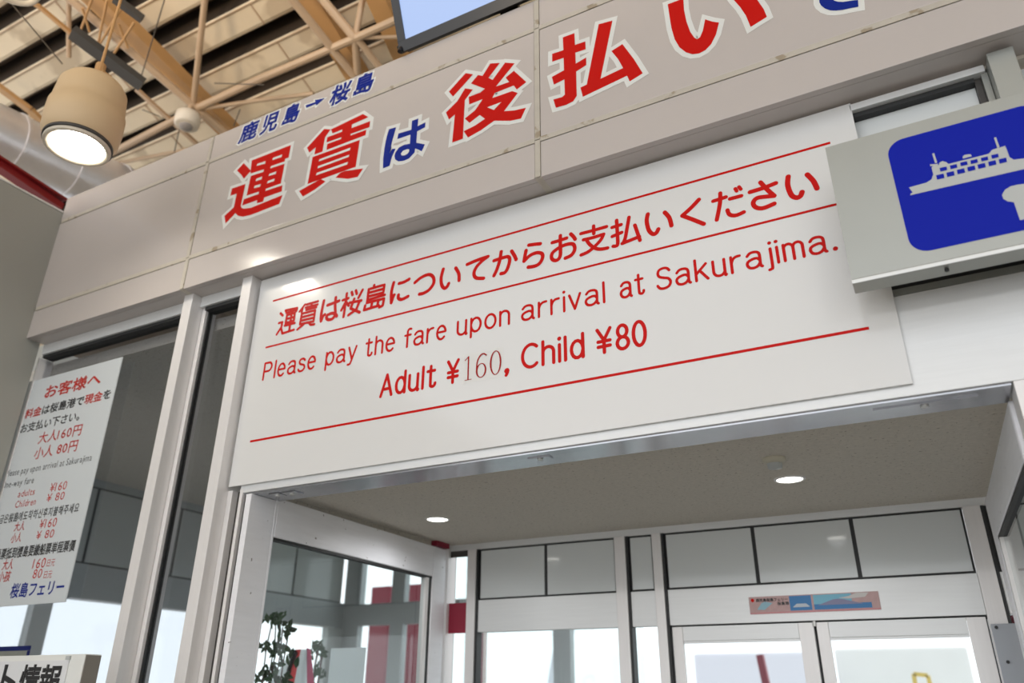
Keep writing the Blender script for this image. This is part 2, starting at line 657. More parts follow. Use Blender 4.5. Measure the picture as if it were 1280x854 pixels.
def member(name, pts, r, material, z0=6.6, rect=None, parent=rf, zend=None):
    bm = bmesh.new()
    P = [atRoof(a, b, z0) for a, b in pts]
    if zend:
        P = [atRoof(a, b, z) for (a, b), z in zip(pts, zend)]
    # run the members on beyond the frame
    for a, b in zip(P, P[1:]):
        if rect:
            bar(bm, a, b, rect[0], rect[1])
        else:
            tube(bm, a, b, r, 10)
    return obj(name, bm, material, parent, smooth=False)


def ext(p, q, k):
    return (p[0] + (q[0] - p[0]) * k, p[1] + (q[1] - p[1]) * k)


# rafters: a flat tan beam with a round chord below it
member('rafter_beam', [ext((266, 141), (124, 0), 1.9), (296, 172), ], 0, MT['truss2'], 6.82, (0.17, 0.12))
member('bottom_chord', [ext((244, 134), (89, 0), 2.0), (288, 172)], 0.034, MT['truss'])
member('rafter_beam', [ext((446, 92), (389, 0), 2.2), (460, 115)], 0, MT['truss2'], 6.82, (0.17, 0.12))
member('bottom_chord', [ext((441, 92), (366, 0), 2.2), (452, 106)], 0.034, MT['truss'])
member('rafter_beam', [ext((497, 50), (474, 0), 2.2), (505, 72)], 0, MT['truss2'], 6.82, (0.15, 0.1))
member('purlin_tube', [(520, 14), (444, 48), (320, 101), (245, 136), (150, 186), (40, 240)], 0.033, MT['truss'])
member('web_tube', [(246, 137), (312, 127), (392, 117)], 0.018, MT['truss'])
member('web_tube', [(148, 204), (215, 191), (240, 186)], 0.018, MT['truss'])
member('web_rod', [(241, 136), (256, 0), (264, -70)], 0.026, MT['truss'], zend=[6.6, 6.85, 6.95])
member('web_rod', [(86, 72), (86, 0), (86, -60)], 0.02, MT['truss'], zend=[6.6, 6.85, 6.95])
member('web_rod', [(444, 48), (404, 0), (350, -65)], 0.036, MT['truss'], zend=[6.6, 6.75, 6.9])
member('web_rod', [(444, 48), (453, 0), (458, -40)], 0.024, MT['truss'], zend=[6.6, 6.85, 6.95])
member('web_rod', [(444, 48), (447, 92)], 0.03, MT['truss'])
member('web_rod', [(448, 50), (476, 86)], 0.028, MT['truss'])
member('web_rod', [(455, 47), (500, 46)], 0.016, MT['truss'])
member('brace_angle', [(-30, -42), (50, 9), (107, 57)], 0.015, MT['truss2'], rect=(0.03, 0.03))
member('brace_angle', [(170, 111), (246, 180)], 0.015, MT['truss'], rect=(0.035, 0.03))
member('brace_angle', [(-40, 80), (38, 138), (60, 160)], 0.015, MT['truss2'], rect=(0.07, 0.04))
for a, b in (((152, 10), (124, 56)), ((168, 28), (143, 66)), ((118, -10), (96, 52)), ((134, 0), (121, 62)), ((148, 30), (160, 60)), ((103, 10), (112, 40))):
    member('brace_rod', [a, b], 0.010, MT['truss2'], 6.5)
member('cable_tray', [(143, -2), (178, 24)], 0, MT['grey_dark'], 6.1, (0.05, 0.05))
member('cable_tray', [(90, 40), (178, 106)], 0, MT['grey_dark'], 5.7, (0.11, 0.05))
for a, b, z in (((-6, -20), (78, 80), 5.6), ((208, -8), (175, 101), 6.2), ((268, 104), (330, 106), 6.4), ((300, 137), (292, 158), 6.4), ((225, 157), (218, 190), 6.4), ((178, 137), (200, 146), 6.4)):
    member('thin_wire', [a, b], 0.0045, MT['wire'], z)

# red steel beam above the left wall
p0, p1 = atX(-40, 178, -5.2), atX(76, 257, -5.2)
bm = bmesh.new()
bar(bm, p0 + Vector((0, 0, -0.02)), p1 + Vector((0, 0, -0.02)), 0.08, 0.05)
bar(bm, p0 + Vector((0, 0, 0.0)), p1 + Vector((0, 0, 0.03)), 0.14, 0.015)
o = obj('steel_beam', bm, MT['redpaint'])
tag(o, 'dark red steel beam above the grey side wall at far left', 'beam')

# round ventilation duct
du = empty('ventilation_duct', (-5.7, 0.3, 5.45), 'shiny silver round ventilation duct behind the lit ceiling lamp', 'duct')
axA = (atX(-2, 172, -5.75))
axB = (atX(133, 234, -5.75))
R_d = 0.245
dirn = (axB - axA).normalized()
for k in range(9):
    a = axA + dirn * (-2.60 + k * 0.45)
    b = axA + dirn * (-2.60 + (k + 1) * 0.45 - 0.004)
    bm = bmesh.new()
    tube(bm, a, b, R_d, 40, cap=False)
    obj('duct_section', bm, MT['duct'], du, smooth=True)
    bm = bmesh.new()
    tube(bm, b - dirn * 0.012, b + dirn * 0.012, R_d + 0.010, 40)
    obj('duct_flange', bm, MT['duct'], du, smooth=False)

# bay lamps
lc = CAM + ray(97, 181) * (4.52 / ray(97, 181).length)


def bay_lamp(c, lit, label):
    e = empty('bay_lamp', c, label, 'ceiling lamp')
    s = 0.172
    bm = bmesh.new()
    lathe(bm, [(s * 0.86, 0.0), (s * .9, 0.008), (s * 1.02, 0.05), (s * 1.05, 0.12), (s * 1.04, 0.20), (s * 0.99, 0.205), (s * 0.98, 0.25), (s * 0.93, 0.34), (s * 0.80, 0.375), (s * 0.5, 0.385), (0.001, 0.39)], c)
    obj('lamp_shell', bm, MT['lampshell'], e, smooth=True)
    bm = bmesh.new()
    lathe(bm, [(s * 0.88, 0.002), (s * 0.89, -0.012), (s * 0.88, -0.020), (s * 0.82, -0.024), (s * 0.71, -0.012), (s * 0.70, 0.008)], c)
    obj('lamp_rim', bm, MT['lamprim'], e, smooth=True)
    bm = bmesh.new()
    lathe(bm, [(s * 0.88, 0.012), (s * 0.925, 0.012), (s * 0.925, -0.004), (s * 0.88, -0.004)], c)
    obj('rim_seal', bm, MT['grey_dark'], e, smooth=True)
    bm = bmesh.new()
    lathe(bm, [(s * 0.705, -0.004), (s * 0.5, -0.008), (0.001, -0.010)], c)
    obj('lamp_lens', bm, MT['lens'] if lit else MT['lens_off'], e, smooth=True)
    bm = bmesh.new()
    bar(bm, c + Vector((-0.08, 0, 0.41)), c + Vector((0.08, 0, 0.41)), 0.05, 0.04)
    tube(bm, c + Vector((0, 0, 0.38)), c + Vector((0, 0, 0.52)), 0.025, 12)
    obj('lamp_bracket', bm, MT['truss2'], e)
    bm = bmesh.new()
    tube(bm, c + Vector((0, 0, 0.5)), Vector((c.x, c.y, roofz(c.y) - 0.02)), 0.008, 8)
    obj('lamp_hanger', bm, MT['truss2'], e)
    if lit:
        light('lamp_beam', 'SPOT', c + Vector((0, 0, -0.03)), 13, (1.0, 0.9, 0.75), 0.2, (0, 0, 0), math.radians(150))
    return e


bay_lamp(lc, True, 'lit cream drum lamp with glowing round lens hanging at top left')
lc2 = CAM + ray(14, -22) * (5.6 / ray(14, -22).length)
bay_lamp(lc2, False, 'unlit drum lamp cut off by the top left corner')

# round detector at the truss joint
pc = atRoof(234, 152, 6.4)
e = empty('ceiling_detector', pc, 'small white round fitting under the truss joint, right of the lit lamp', 'detector')
bm = bmesh.new()
lathe(bm, [(0.001, -0.05), (0.085, -0.05), (0.10, -0.035), (0.105, 0.03), (0.10, 0.07), (0.04, 0.09), (0.001, 0.09)], pc, 32)
obj('detector_body', bm, mat('white_plastic', (0.78, 0.70, 0.58), 0.4), e, smooth=True)
bm = bmesh.new()
lathe(bm, [(0.001, -0.066), (0.05, -0.064), (0.055, -0.05)], pc, 24)
obj('detector_lens', bm, MT['lens_off'], e, smooth=True)
bm = bmesh.new()
tube(bm, pc + Vector((0, 0, 0.09)), pc + Vector((0, 0, 0.25)), 0.02)
obj('detector_stem', bm, MT['truss'], e)

# ------------------------------------------------------------------ the setting: fascia over the entrance
FY = -0.1125
wf = empty('wall_front', (-1.0, 0.0, 3.617), kind='structure')
XJ = [-5.41, -3.290, -1.165, 0.960, 3.085, 5.2]
ZJ = [3.617, 3.812, 4.452, 4.637]
G = 0.0145
for i in range(5):
    xa = max(XJ[i] + (G if i else 0), -4.64)
    xb = XJ[i + 1] - G
    for j in range(3):
        za = ZJ[j] + (G if j else 0)
        zb = ZJ[j + 1] - (G if j < 2 else 0)
        B('fascia_panel', xa, xb, FY, FY + 0.03, za, zb, MT['fascia'], wf, 0.003)
    B('soffit_panel', xa, xb, FY + 0.031, 0.24, 3.617, 3.629, MT['fascia'], wf)
    B('fascia_cap', xa, xb, FY + 0.031, 0.24, 4.625, 4.637, MT['fascia'], wf)
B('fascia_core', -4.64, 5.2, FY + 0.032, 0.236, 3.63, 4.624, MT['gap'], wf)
for zz in ZJ[1:3]:
    for i in range(5):
        B('joint_strip', max(XJ[i], -4.64) + G * 0.9, XJ[i + 1] - G * 0.9, FY - 0.003, FY + 0.03, zz - 0.0125, zz + 0.0125, MT['bead'], wf, 0.002)
for xx in XJ[1:5]:
    B('joint_strip', xx - 0.0155, xx + 0.0155, FY + 0.004, 0.24, 3.6165, 3.629, MT['bead'], wf)
    for j in range(3):
        B('joint_strip', xx - 0.0125, xx + 0.0125, FY - 0.003, FY + 0.03, ZJ[j] + 0.002, ZJ[j + 1] - 0.002, MT['bead'], wf, 0.002)

# ------------------------------------------------------------------ glazed front below the fascia
# left window: frame, pane
w1 = empty('window_1', (-4.0, 0.04, 0.0), kind='structure')
B('frame_post', -3.330, -3.262, -0.055, 0.09, 0, 3.616, MT['alu'], w1, 0.003)
B('frame_rail', -4.64, -3.332, 0.0, 0.09, 3.55, 3.616, MT['alu_h'], w1, 0.002)
B('frame_gasket', -4.64, -3.332, 0.012, 0.08, 3.532, 3.549, MT['dark'], w1)
B('frame_rail', -4.64, -3.332, 0.0, 0.09, 0.0, 0.12, MT['alu_h'], w1)
B('frame_stile', -3.380, -3.332, 0.02, 0.09, 0.12, 3.53, MT['alu'], w1, 0.002)
B('frame_stile', -4.66, -4.645, 0.0, 0.09, 0.12, 3.53, MT['alu'], w1)
B('window_pane', -4.645, -3.381, 0.045, 0.053, 0.12, 3.532, MT['glass_r'], w1)
# narrow side light between the two posts
w2 = empty('window_2', (-3.08, 0.04, 0.0), kind='structure')
B('frame_post', -2.900, -2.834, -0.053, 0.09, 0, 3.616, MT['alu'], w2, 0.003)
B('frame_rail', -3.260, -2.902, 0.0, 0.09, 3.555, 3.616, MT['alu_h'], w2, 0.002)
B('frame_gasket', -3.232, -2.93, 0.012, 0.08, 3.535, 3.554, MT['dark'], w2)
B('frame_stile', -3.260, -3.232, 0.02, 0.09, 0.10, 3.553, MT['alu'], w2, 0.002)
B('frame_gasket', -3.231, -3.222, 0.036, 0.062, 0.10, 3.534, MT['dark'], w2)
B('frame_stile', -2.930, -2.902, 0.02, 0.09, 0.10, 3.553, MT['alu'], w2, 0.002)
B('frame_rail', -3.260, -2.902, 0.0, 0.09, 0.0, 0.099, MT['alu_h'], w2)
B('window_pane', -3.221, -2.931, 0.045, 0.053, 0.10, 3.534, MT['glass_r'], w2)
# door frame: header beam, jambs, transom
df = empty('trim_1', (-1.27, 0.1, 2.485), kind='structure')
B('header_beam', -2.755, 2.6, 0.013, 0.175, 2.487, 2.822, MT['alu_h'], df, 0.003)
B('header_soffit', -2.755, 0.285, 0.024, 0.19, 2.479, 2.4865, MT['alu_soffit'], df)
B('header_rail', -2.755, 2.6, 0.02, 0.1, 2.826, 2.850, MT['steel'], df, 0.002)
B('header_rail', -2.755, 2.6, 0.03, 0.1, 2.853, 2.885, MT['dark'], df)
B('transom_panel', -2.83, 0.42, 0.05, 0.065, 2.886, 3.553, MT['panel'], df)
B('transom_frame', 0.03, 0.42, 0.02, 0.09, 3.554, 3.572, MT['dark'], df)
B('transom_rail', 0.03, 0.455, 0.0, 0.09, 3.573, 3.600, MT['alu_h'], df, 0.002)
B('transom_rail', -2.83, 2.6, 0.03, 0.14, 3.601, 3.616, MT['bead'], df)
B('transom_frame', 0.421, 0.440, 0.03, 0.09, 2.886, 3.572, MT['grey_dark'], df)
B('transom_stile', 0.441, 0.460, 0.01, 0.09, 2.886, 3.572, MT['steel'], df)
B('transom_panel', 0.56, 2.6, 0.06, 0.075, 2.886, 3.58, MT['panel'], df)
B('frame_post', 0.462, 0.538, -0.05, 0.12, 2.886, 3.600, MT['steel'], df, 0.003)
# left jamb with its dark slots
B('door_jamb', -2.713, -2.680, 0.012, 0.165, 0.0, 2.478, MT['alu_worn'], df, 0.002)
B('jamb_slot', -2.737, -2.714, 0.03, 0.17, 0.0, 2.478, MT['black'], df)
B('jamb_strip', -2.756, -2.738, 0.012, 0.17, 0.0, 2.505, MT['alu'], df, 0.001)
B('jamb_slot', -2.802, -2.757, 0.045, 0.17, 0.0, 2.505, MT['grey_dark'], df)
B('jamb_strip', -2.833, -2.803, 0.012, 0.17, 0.0, 2.505, MT['alu'], df, 0.001)
# right jamb
B('door_jamb', 0.290, 0.325, 0.012, 0.14, 0.0, 2.486, MT['alu'], df, 0.002)
B('jamb_slot', 0.326, 0.36, 0.03, 0.14, 0.0, 2.486, MT['black'], df)
B('jamb_strip', 0.361, 0.42, 0.012, 0.14, 0.0, 2.486, MT['alu'], df, 0.001)
# hinge and closer plates let into the header soffit
for (xa, xb, ya, yb) in ((-2.62, -2.56, 0.055, 0.11), (-2.55, -2.47, 0.06, 0.12), (-1.31, -1.22, 0.07, 0.11), (-0.09, 0.20, 0.07, 0.12)):
    h = B('closer_plate', xa, xb, ya, yb, 2.475, 2.4788, MT['alu_soffit'], df)
    bm = bmesh.new()
    tube(bm, ((xa + xb) / 2, (ya + yb) / 2, 2.4749), ((xa + xb) / 2, (ya + yb) / 2, 2.470), 0.012, 12)
    o = obj('plate_screw', bm, MT['steel_edge'], h)
    o.matrix_parent_inverse = Matrix.Translation(-df.location).inverted() @ Matrix.Translation(-df.location)

# vestibule shell
VC = 2.53
tag(B('ceiling_vestibule', -2.76, 2.6, 0.192, 1.9, VC, VC + 0.06, MT['ceil']), kind='structure').name = 'ceiling.001'
tag(B('ceiling', -6.9, -2.78, 0.1, 5.7, 3.45, 3.52, MT['ceil']), kind='structure')
B('maroon_cap', -2.775, -2.72, 1.60, 1.745, 2.500, 2.529, MT['maroon'], df)  # maroon block standing in for a red reflection above the door leaf
tag(B('trim_2', -2.778, -2.762, 0.20, 1.78, 2.50, 3.45, MT['ceil']), kind='structure')

# open glass door leaves
def door_leaf(name, xa, xb, ya, yb, ztop, face, labelmat):
    """aluminium door leaf standing open, its faces looking along x"""
    d = empty(name, (xa, ya, 0), kind='structure')
    th = 0.02
    # frame follows the line from (xa, ya) to (xb, yb)
    def P(t):
        return xa + (xb - xa) * t, ya + (yb - ya) * t
    L = yb - ya
    def slab(n, t0, t1, z0, z1, material, th=0.022, bev=0.003):
        bm = bmesh.new()
        x0, y0 = P(t0)
        x1, y1 = P(t1)
        vs = []
        for (x, y) in ((x0, y0), (x1, y1)):
            for s, z in ((-1, z0), (1, z0), (1, z1), (-1, z1)):
                vs.append(bm.verts.new((x + s * th, y, z)))
        for f in ((3, 2, 1, 0), (4, 5, 6, 7), (0, 1, 5, 4), (1, 2, 6, 5), (2, 3, 7, 6), (3, 0, 4, 7)):
            bm.faces.new([vs[i] for i in f])
        bmesh.ops.recalc_face_normals(bm, faces=bm.faces)
        if bev:
            bmesh.ops.bevel(bm, geom=list(bm.edges), offset=bev, segments=1, affect='EDGES')
        return obj(n, bm, material, d)
    s1 = 0.025 / L
    e1 = 0.15 / L
    slab('door_stile', 1 - e1, 1, 0.02, ztop, MT['alu_worn'])
    slab('door_stile', 0, s1 * 0.6, 0.02, ztop, MT['alu_worn'])
    slab('door_rail', s1 * 0.6 + 0.001, 1 - e1 - 0.001, ztop - 0.18, ztop, MT['alu_worn'])
    slab('door_rail', s1 * 0.6 + 0.001, 1 - e1 - 0.001, 0.02, 0.3, MT['alu_worn'])
    slab('glazing_bead', s1 * 0.6 + 0.001, 1 - e1 - 0.001, ztop - 0.193, ztop - 0.181, MT['dark'], 0.018, 0)
    slab('glazing_bead', 1 - e1 - 0.022, 1 - e1 - 0.001, 0.3, ztop - 0.181, MT['dark'], 0.014, 0)
    slab('glazing_bead', 1 - e1 - 0.042, 1 - e1 - 0.023, 0.3, ztop - 0.193, MT['alu'], 0.019, 0)
    slab('door_pane', s1 * 0.6 + 0.002, 1 - e1 - 0.043, 0.3, ztop - 0.193, MT['glass'], 0.004, 0)
    return d


door_leaf('door_1', -2.702, -2.757, 0.168, 1.735, 2.492, 1, None)
door_leaf('door_2', 0.300, 0.262, 0.145, 1.62, 2.470, 1, None)

# ceiling downlights and detector in the vestibule
for (x, y, lab) in ((-2.37, 1.067, 'small round recessed downlight in the speckled ceiling above the left glass door'),
                    (-0.508, 1.042, 'small round recessed downlight in the speckled ceiling near the detector')):
    e = empty('downlight', (x, y, VC), lab, 'downlight')
    c = Vector((x, y, VC))
    bm = bmesh.new()
    lathe(bm, [(0.055, -0.001), (0.058, -0.006), (0.066, -0.004), (0.068, 0.0)], c, 36)
    obj('downlight_trim', bm, MT['alu'], e, smooth=True)
    bm = bmesh.new()
    lathe(bm, [(0.056, -0.002), (0.02, -0.003), (0.001, -0.003)], c, 36)
    obj('downlight_lens', bm, MT['down'], e, smooth=True)
    light('downlight_beam', 'SPOT', (x, y, VC - 0.01), 11, (0.97, 0.98, 1.0), 0.05, (0, 0, 0), math.radians(165))
c = Vector((-0.505, 0.68, VC))
e = empty('smoke_detector', c, 'tiny cream detector on the speckled ceiling in front of the right downlight', 'detector')
bm = bmesh.new()
lathe(bm, [(0.045, 0), (0.045, -0.012), (0.03, -0.022), (0.001, -0.022)], c, 24)
obj('detector_base', bm, mat('cream_plastic', (0.55, 0.52, 0.42), 0.5), e, smooth=True)
bm = bmesh.new()
lathe(bm, [(0.030, -0.022), (0.028, -0.040), (0.001, -0.044)], c, 20)
obj('detector_tip', bm, MT['symbol'], e, smooth=True)

# far wall of the vestibule: mullions, infill panels, rail, glass
FW = 1.80
fw = empty('wall_back_vestibule', (-1.2, FW, 0), kind='structure')
fw.name = 'window_3'
B('head_rail', -2.76, 2.6, FW, FW + 0.07, 2.492, VC, MT['alu_h'], fw)


def mull(x0, x1, nm='mullion'):
    B(nm, x0, x1, FW - 0.02, FW + 0.07, 0, 2.491 if True else VC, MT['alu'], fw, 0.003)
    B('mullion_gasket', x1 + 0.001, x1 + 0.014, FW - 0.01, FW + 0.05, 0, 2.49, MT['dark'], fw)


mull(-2.605, -2.545)
mull(-1.625, -1.560)
mull(-1.400, -1.348)
mull(0.150, 0.225)
mull(1.5, 1.57)


def infill(x0, x1, z0, z1):
    g = B('panel_gasket', x0, x1, FW + 0.012, FW + 0.03, z0, z1, MT['dark'], fw)
    p = B('infill_panel', x0 + 0.010, x1 - 0.010, FW + 0.004, FW + 0.026, z0 + 0.010, z1 - 0.010, MT['panel'], fw, 0.002)


for x0, x1 in ((-2.530, -2.072), (-2.072, -1.627), (-1.545, -1.402), (-1.333, -0.845), (-0.845, -0.352), (-0.352, 0.148), (0.24, 0.75), (0.75, 1.49)):
    infill(x0, x1, 2.186, 2.491)
for x0, x1 in ((-2.530, -1.626), (-1.545, -1.401), (-1.333, 0.149), (0.24, 1.49)):
    B('door_header', x0, x1, FW - 0.002, FW + 0.06, 2.002, 2.185, MT['alu_h'], fw, 0.002)
B('window_pane', -2.530, -1.627, FW + 0.02, FW + 0.028, 0.02, 2.0, MT['glass'], fw)
B('window_pane', -1.545, -1.402, FW + 0.02, FW + 0.028, 0.02, 2.0, MT['glass'], fw)
B('window_pane', -2.72, -2.606, FW + 0.02, FW + 0.028, 0.02, 2.49, MT['glass'], fw)
B('window_pane', 0.24, 1.49, FW + 0.02, FW + 0.028, 0.02, 2.0, MT['glass'], fw)
B('glazing_bead', -2.49, -2.475, FW + 0.0, FW + 0.019, 0.02, 2.0, MT['alu'], fw)
B('maroon_rail', 0.24, 1.49, FW + 0.03, FW + 0.04, 1.93, 1.999, MT['maroon'], fw)
B('maroon_rail', -2.74, -2.606, FW - 0.002, FW + 0.015, 2.0, 2.175, MT['maroon'], fw)
B('dark_frame', -2.74, -2.606, FW - 0.004, FW + 0.015, 2.455, 2.491, MT['grey_dark'], fw)
B('frame_jamb', -2.79, -2.741, FW - 0.03, FW + 0.07, 0, VC, MT['alu'], fw)
B('door_stop', -1.347, 0.149, FW + 0.03, FW + 0.06, 1.985, 2.0015, MT['dark'], fw)
B('door_stop', -1.347, -1.320, FW + 0.051, FW + 0.06, 0.02, 1.984, MT['dark'], fw)
B('door_stop', 0.135, 0.149, FW + 0.051, FW + 0.06, 0.02, 1.984, MT['dark'], fw)
B('door_stop', -0.62, -0.58, FW + 0.051, FW + 0.06, 0.02, 1.984, MT['dark'], fw)
# far double door
for n, (x0, x1) in (('door_3', (-1.326, -0.606)), ('door_4', (-0.592, 0.142))):
    d = empty(n, (x0, FW + 0.02, 0), kind='structure')
    gx0, gx1 = x0 + 0.055, x1 - 0.072
    if n == 'door_4':
        gx0, gx1 = x0 + 0.055, x1 - 0.078
    y0, y1 = FW + 0.005, FW + 0.029
    B('door_stile', x0, gx0, y0, y1, 0.02, 1.994, MT['alu'], d, 0.002)
    B('door_stile', gx1, x1, y0, y1, 0.02, 1.994, MT['alu'], d, 0.002)
    B('door_rail', gx0 + 0.001, gx1 - 0.001, y0 + 0.002, y1, 1.922, 1.994, MT['alu_h'], d, 0.002)
    B('glazing_bead', gx0 + 0.001, gx1 - 0.001, y0 + 0.008, y1, 1.910, 1.921, MT['alu_h'], d)
    B('door_rail', gx0 + 0.001, gx1 - 0.001, y0 + 0.002, y1, 0.02, 0.3, MT['alu_h'], d, 0.002)
    B('door_pane', gx0 + 0.001, gx1 - 0.001, y0 + 0.012, y0 + 0.018, 0.3, 1.909, MT['glass'], d)
bm = bmesh.new()
tube(bm, (-0.599, FW - 0.004, 1.975), (-0.599, FW - 0.004, 2.0), 0.009, 10)
obj('door_pivot', bm, MT['steel_edge'], fw)
# grey metal plate screwed beside the far door
pl = empty('metal_plate', (0.35, FW - 0.07, 1.7), 'grey metal plate with dark screws beside the far door, bottom right', 'plate')
B('plate', 0.152, 0.62, FW - 0.07, FW - 0.055, 1.55, 1.957, MT['greyplate'], pl, 0.003)
for (x, z) in ((0.172, 1.942), (0.185, 1.80), (0.60, 1.942), (0.60, 1.58)):
    bm = bmesh.new()
    tube(bm, (x, FW - 0.0702, z), (x, FW - 0.0775, z), 0.007, 12)
    obj('screw', bm, MT['dark'], pl)

# left room behind the window: side wall with panels and window, back wall
SX = -6.70
sw = empty('window_4', (SX, 3.0, 0), kind='structure')
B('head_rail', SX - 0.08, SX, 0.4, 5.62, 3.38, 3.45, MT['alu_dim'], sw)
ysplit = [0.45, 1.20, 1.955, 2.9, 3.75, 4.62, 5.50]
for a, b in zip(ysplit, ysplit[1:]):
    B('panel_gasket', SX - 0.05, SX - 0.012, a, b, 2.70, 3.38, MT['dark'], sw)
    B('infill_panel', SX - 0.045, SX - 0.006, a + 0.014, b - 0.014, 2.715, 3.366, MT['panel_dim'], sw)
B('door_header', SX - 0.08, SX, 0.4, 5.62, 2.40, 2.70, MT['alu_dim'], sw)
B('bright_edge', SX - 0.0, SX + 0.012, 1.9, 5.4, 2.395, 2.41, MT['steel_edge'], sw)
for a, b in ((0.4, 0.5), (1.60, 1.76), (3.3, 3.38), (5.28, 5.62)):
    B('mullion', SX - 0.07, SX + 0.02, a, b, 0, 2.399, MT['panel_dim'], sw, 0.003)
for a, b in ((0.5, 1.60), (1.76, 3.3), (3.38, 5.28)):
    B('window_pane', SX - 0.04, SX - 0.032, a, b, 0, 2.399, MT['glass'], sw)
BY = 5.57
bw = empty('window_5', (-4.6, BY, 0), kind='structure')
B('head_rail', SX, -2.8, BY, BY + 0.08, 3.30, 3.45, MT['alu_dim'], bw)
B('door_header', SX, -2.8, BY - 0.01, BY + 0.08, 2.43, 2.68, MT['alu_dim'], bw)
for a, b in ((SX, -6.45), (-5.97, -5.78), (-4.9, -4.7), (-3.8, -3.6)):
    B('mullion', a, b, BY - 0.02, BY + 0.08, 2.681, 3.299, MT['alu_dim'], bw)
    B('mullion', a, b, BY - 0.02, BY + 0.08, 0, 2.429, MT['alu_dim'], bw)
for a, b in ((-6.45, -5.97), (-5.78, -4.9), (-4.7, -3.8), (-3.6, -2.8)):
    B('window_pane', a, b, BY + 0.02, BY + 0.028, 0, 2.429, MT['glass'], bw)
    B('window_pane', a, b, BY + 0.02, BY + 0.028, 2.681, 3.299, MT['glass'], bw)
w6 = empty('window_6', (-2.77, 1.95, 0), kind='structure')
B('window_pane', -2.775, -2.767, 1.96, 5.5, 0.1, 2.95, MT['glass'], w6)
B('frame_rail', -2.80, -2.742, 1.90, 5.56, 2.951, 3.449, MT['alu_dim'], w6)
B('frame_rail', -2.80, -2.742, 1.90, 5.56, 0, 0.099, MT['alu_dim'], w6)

# ------------------------------------------------------------------ outside
tag(B('ground_quay', -40, 30, 5.8, 60, -0.12, -0.02, MT['concrete']), kind='structure').name = 'floor.001'
tag(B('ground_side', -40, -12, -14, 5.8, -0.12, -0.02, MT['concrete']), kind='structure').name = 'floor.002'


def gantry(x, y, w, h, material, label, lean=0.0, name='steel_post', cat='post', z0=0.0):
    bm = bmesh.new()
    bar(bm, (x - lean / 2, y, z0), (x + lean / 2, y, z0 + h), w, w * 0.8)
    o = obj(name, bm, material)
    tag(o, label, cat)
    return o


def post_px(px0, px1, py, y, material, label, h=5.0, lean=0.0, **k):
    a, b = atY(px0, py, y), atY(px1, py, y)
    return gantry((a.x + b.x) / 2, y, abs(b.x - a.x), h, material, label, lean, **k)


post_px(622, 644, 800, 9.0, MT['pale'], 'pale lavender post seen blurred through the glass left of the far doors', 3.4)
post_px(690, 708, 800, 10.0, MT['pale'], 'thin pale leaning post outside, blurred, between the two far mullions', 4.2, 0.9)
post_px(760, 770, 840, 10.5, MT['pale'], 'very faint thin pale post outside beside the middle mullion', 3.0)
post_px(925, 935, 820, 9.0, MT['pale'], 'pale grey post outside behind the left far door', 3.4)
post_px(1138, 1150, 840, 9.0, MT['pale'], 'pale grey post outside behind the right far door', 2.6)
a, b = atY(868, 838, 11), atY(1012, 838, 11)
o = B('quay_building', a.x, b.x, 11, 13, 0, atY(940, 816, 11).z, MT['pale'], None, 0.05)
tag(o, 'pale blurred low building outside behind the left far door', 'building')
a, b = atY(1046, 838, 12), atY(1215, 838, 12)
o = B('quay_building', a.x, b.x, 12, 14, 0, atY(1120, 810, 12).z, MT['concrete'], None, 0.05)
tag(o, 'pale cream blurred low building outside behind the right far door', 'building')
p = atY(962, 832, 8)
bm = bmesh.new()
bar(bm, (p.x - 0.1, 8, p.z + 0.12), (p.x + 0.12, 8, 0.0), 0.10, 0.08)
tag(obj('leaning_bar', bm, MT['maroon']), 'dark pink leaning bar outside behind the left far door', 'bar')
p = atY(1150, 850, 9.5)
bm = bmesh.new()
bar(bm, (p.x - 0.12, 9.5, 0.0), (p.x - 0.06, 9.5, p.z + 0.07), 0.07, 0.05)
bar(bm, (p.x - 0.06, 9.5, p.z + 0.07), (p.x + 0.10, 9.5, p.z + 0.05), 0.07, 0.05)
bar(bm, (p.x + 0.10, 9.5, p.z + 0.05), (p.x + 0.20, 9.5, 0.0), 0.07, 0.05)
tag(obj('yellow_rail', bm, MT['yellow']), 'blurred yellow hoop rail outside behind the right far door', 'rail')
# red gangway structure beyond the left room
for (x0, x1, py0, lab) in ((458, 482, 797, 'dark red steel column outside, nearest to the white board'), (503, 530, 800, 'dark red steel column outside, just left of the door stile')):
    a, b = atY(x0, 820, 7.0), atY(x1, 820, 7.0)
    o = B('red_column', a.x, b.x, 7.0, 7.25, -0.02, 3.1, MT['maroon'], None, 0.02)
    tag(o, lab, 'column')
a = atY(562, 780, 4.2)
b = atY(600, 780, 4.2)
z0, z1 = atY(580, 788, 4.2).z, atY(580, 756, 4.2).z
o = B('red_girder', a.x - 0.15, b.x + 0.02, 4.2, 4.4, z0, z1, MT['maroon'], None)
tag(o, 'dark maroon girder outside beside the glass door stile', 'girder')
for sx in (a.x - 0.1, b.x - 0.06):
    pp = B('girder_post', sx, sx + 0.05, 4.25, 4.35, -0.02, z0, MT['maroon'], o)
    pp.matrix_parent_inverse = Matrix.Identity(4)
a, b = atX(95, 752, -9.0), atX(143, 850, -9.0)

# ------------------------------------------------------------------ left room contents seen through the open door leaf
PY = 1.35
# board
def sheet(name, corners, y, th, material, label, cat, extra=None):
    P = [atY(px, py, y) for px, py in corners]
    bm = bmesh.new()
    f = [bm.verts.new((p.x, y, p.z)) for p in P]
    g = [bm.verts.new((p.x, y + th, p.z)) for p in P]
    bm.faces.new(f)
    bm.faces.new(g[::-1])
    n = len(P)
    for i in range(n):
        bm.faces.new([f[i], f[(i + 1) % n], g[(i + 1) % n], g[i]])
    bmesh.ops.recalc_face_normals(bm, faces=bm.faces)
    o = obj(name, bm, material)
    tag(o, label, cat)
    return o


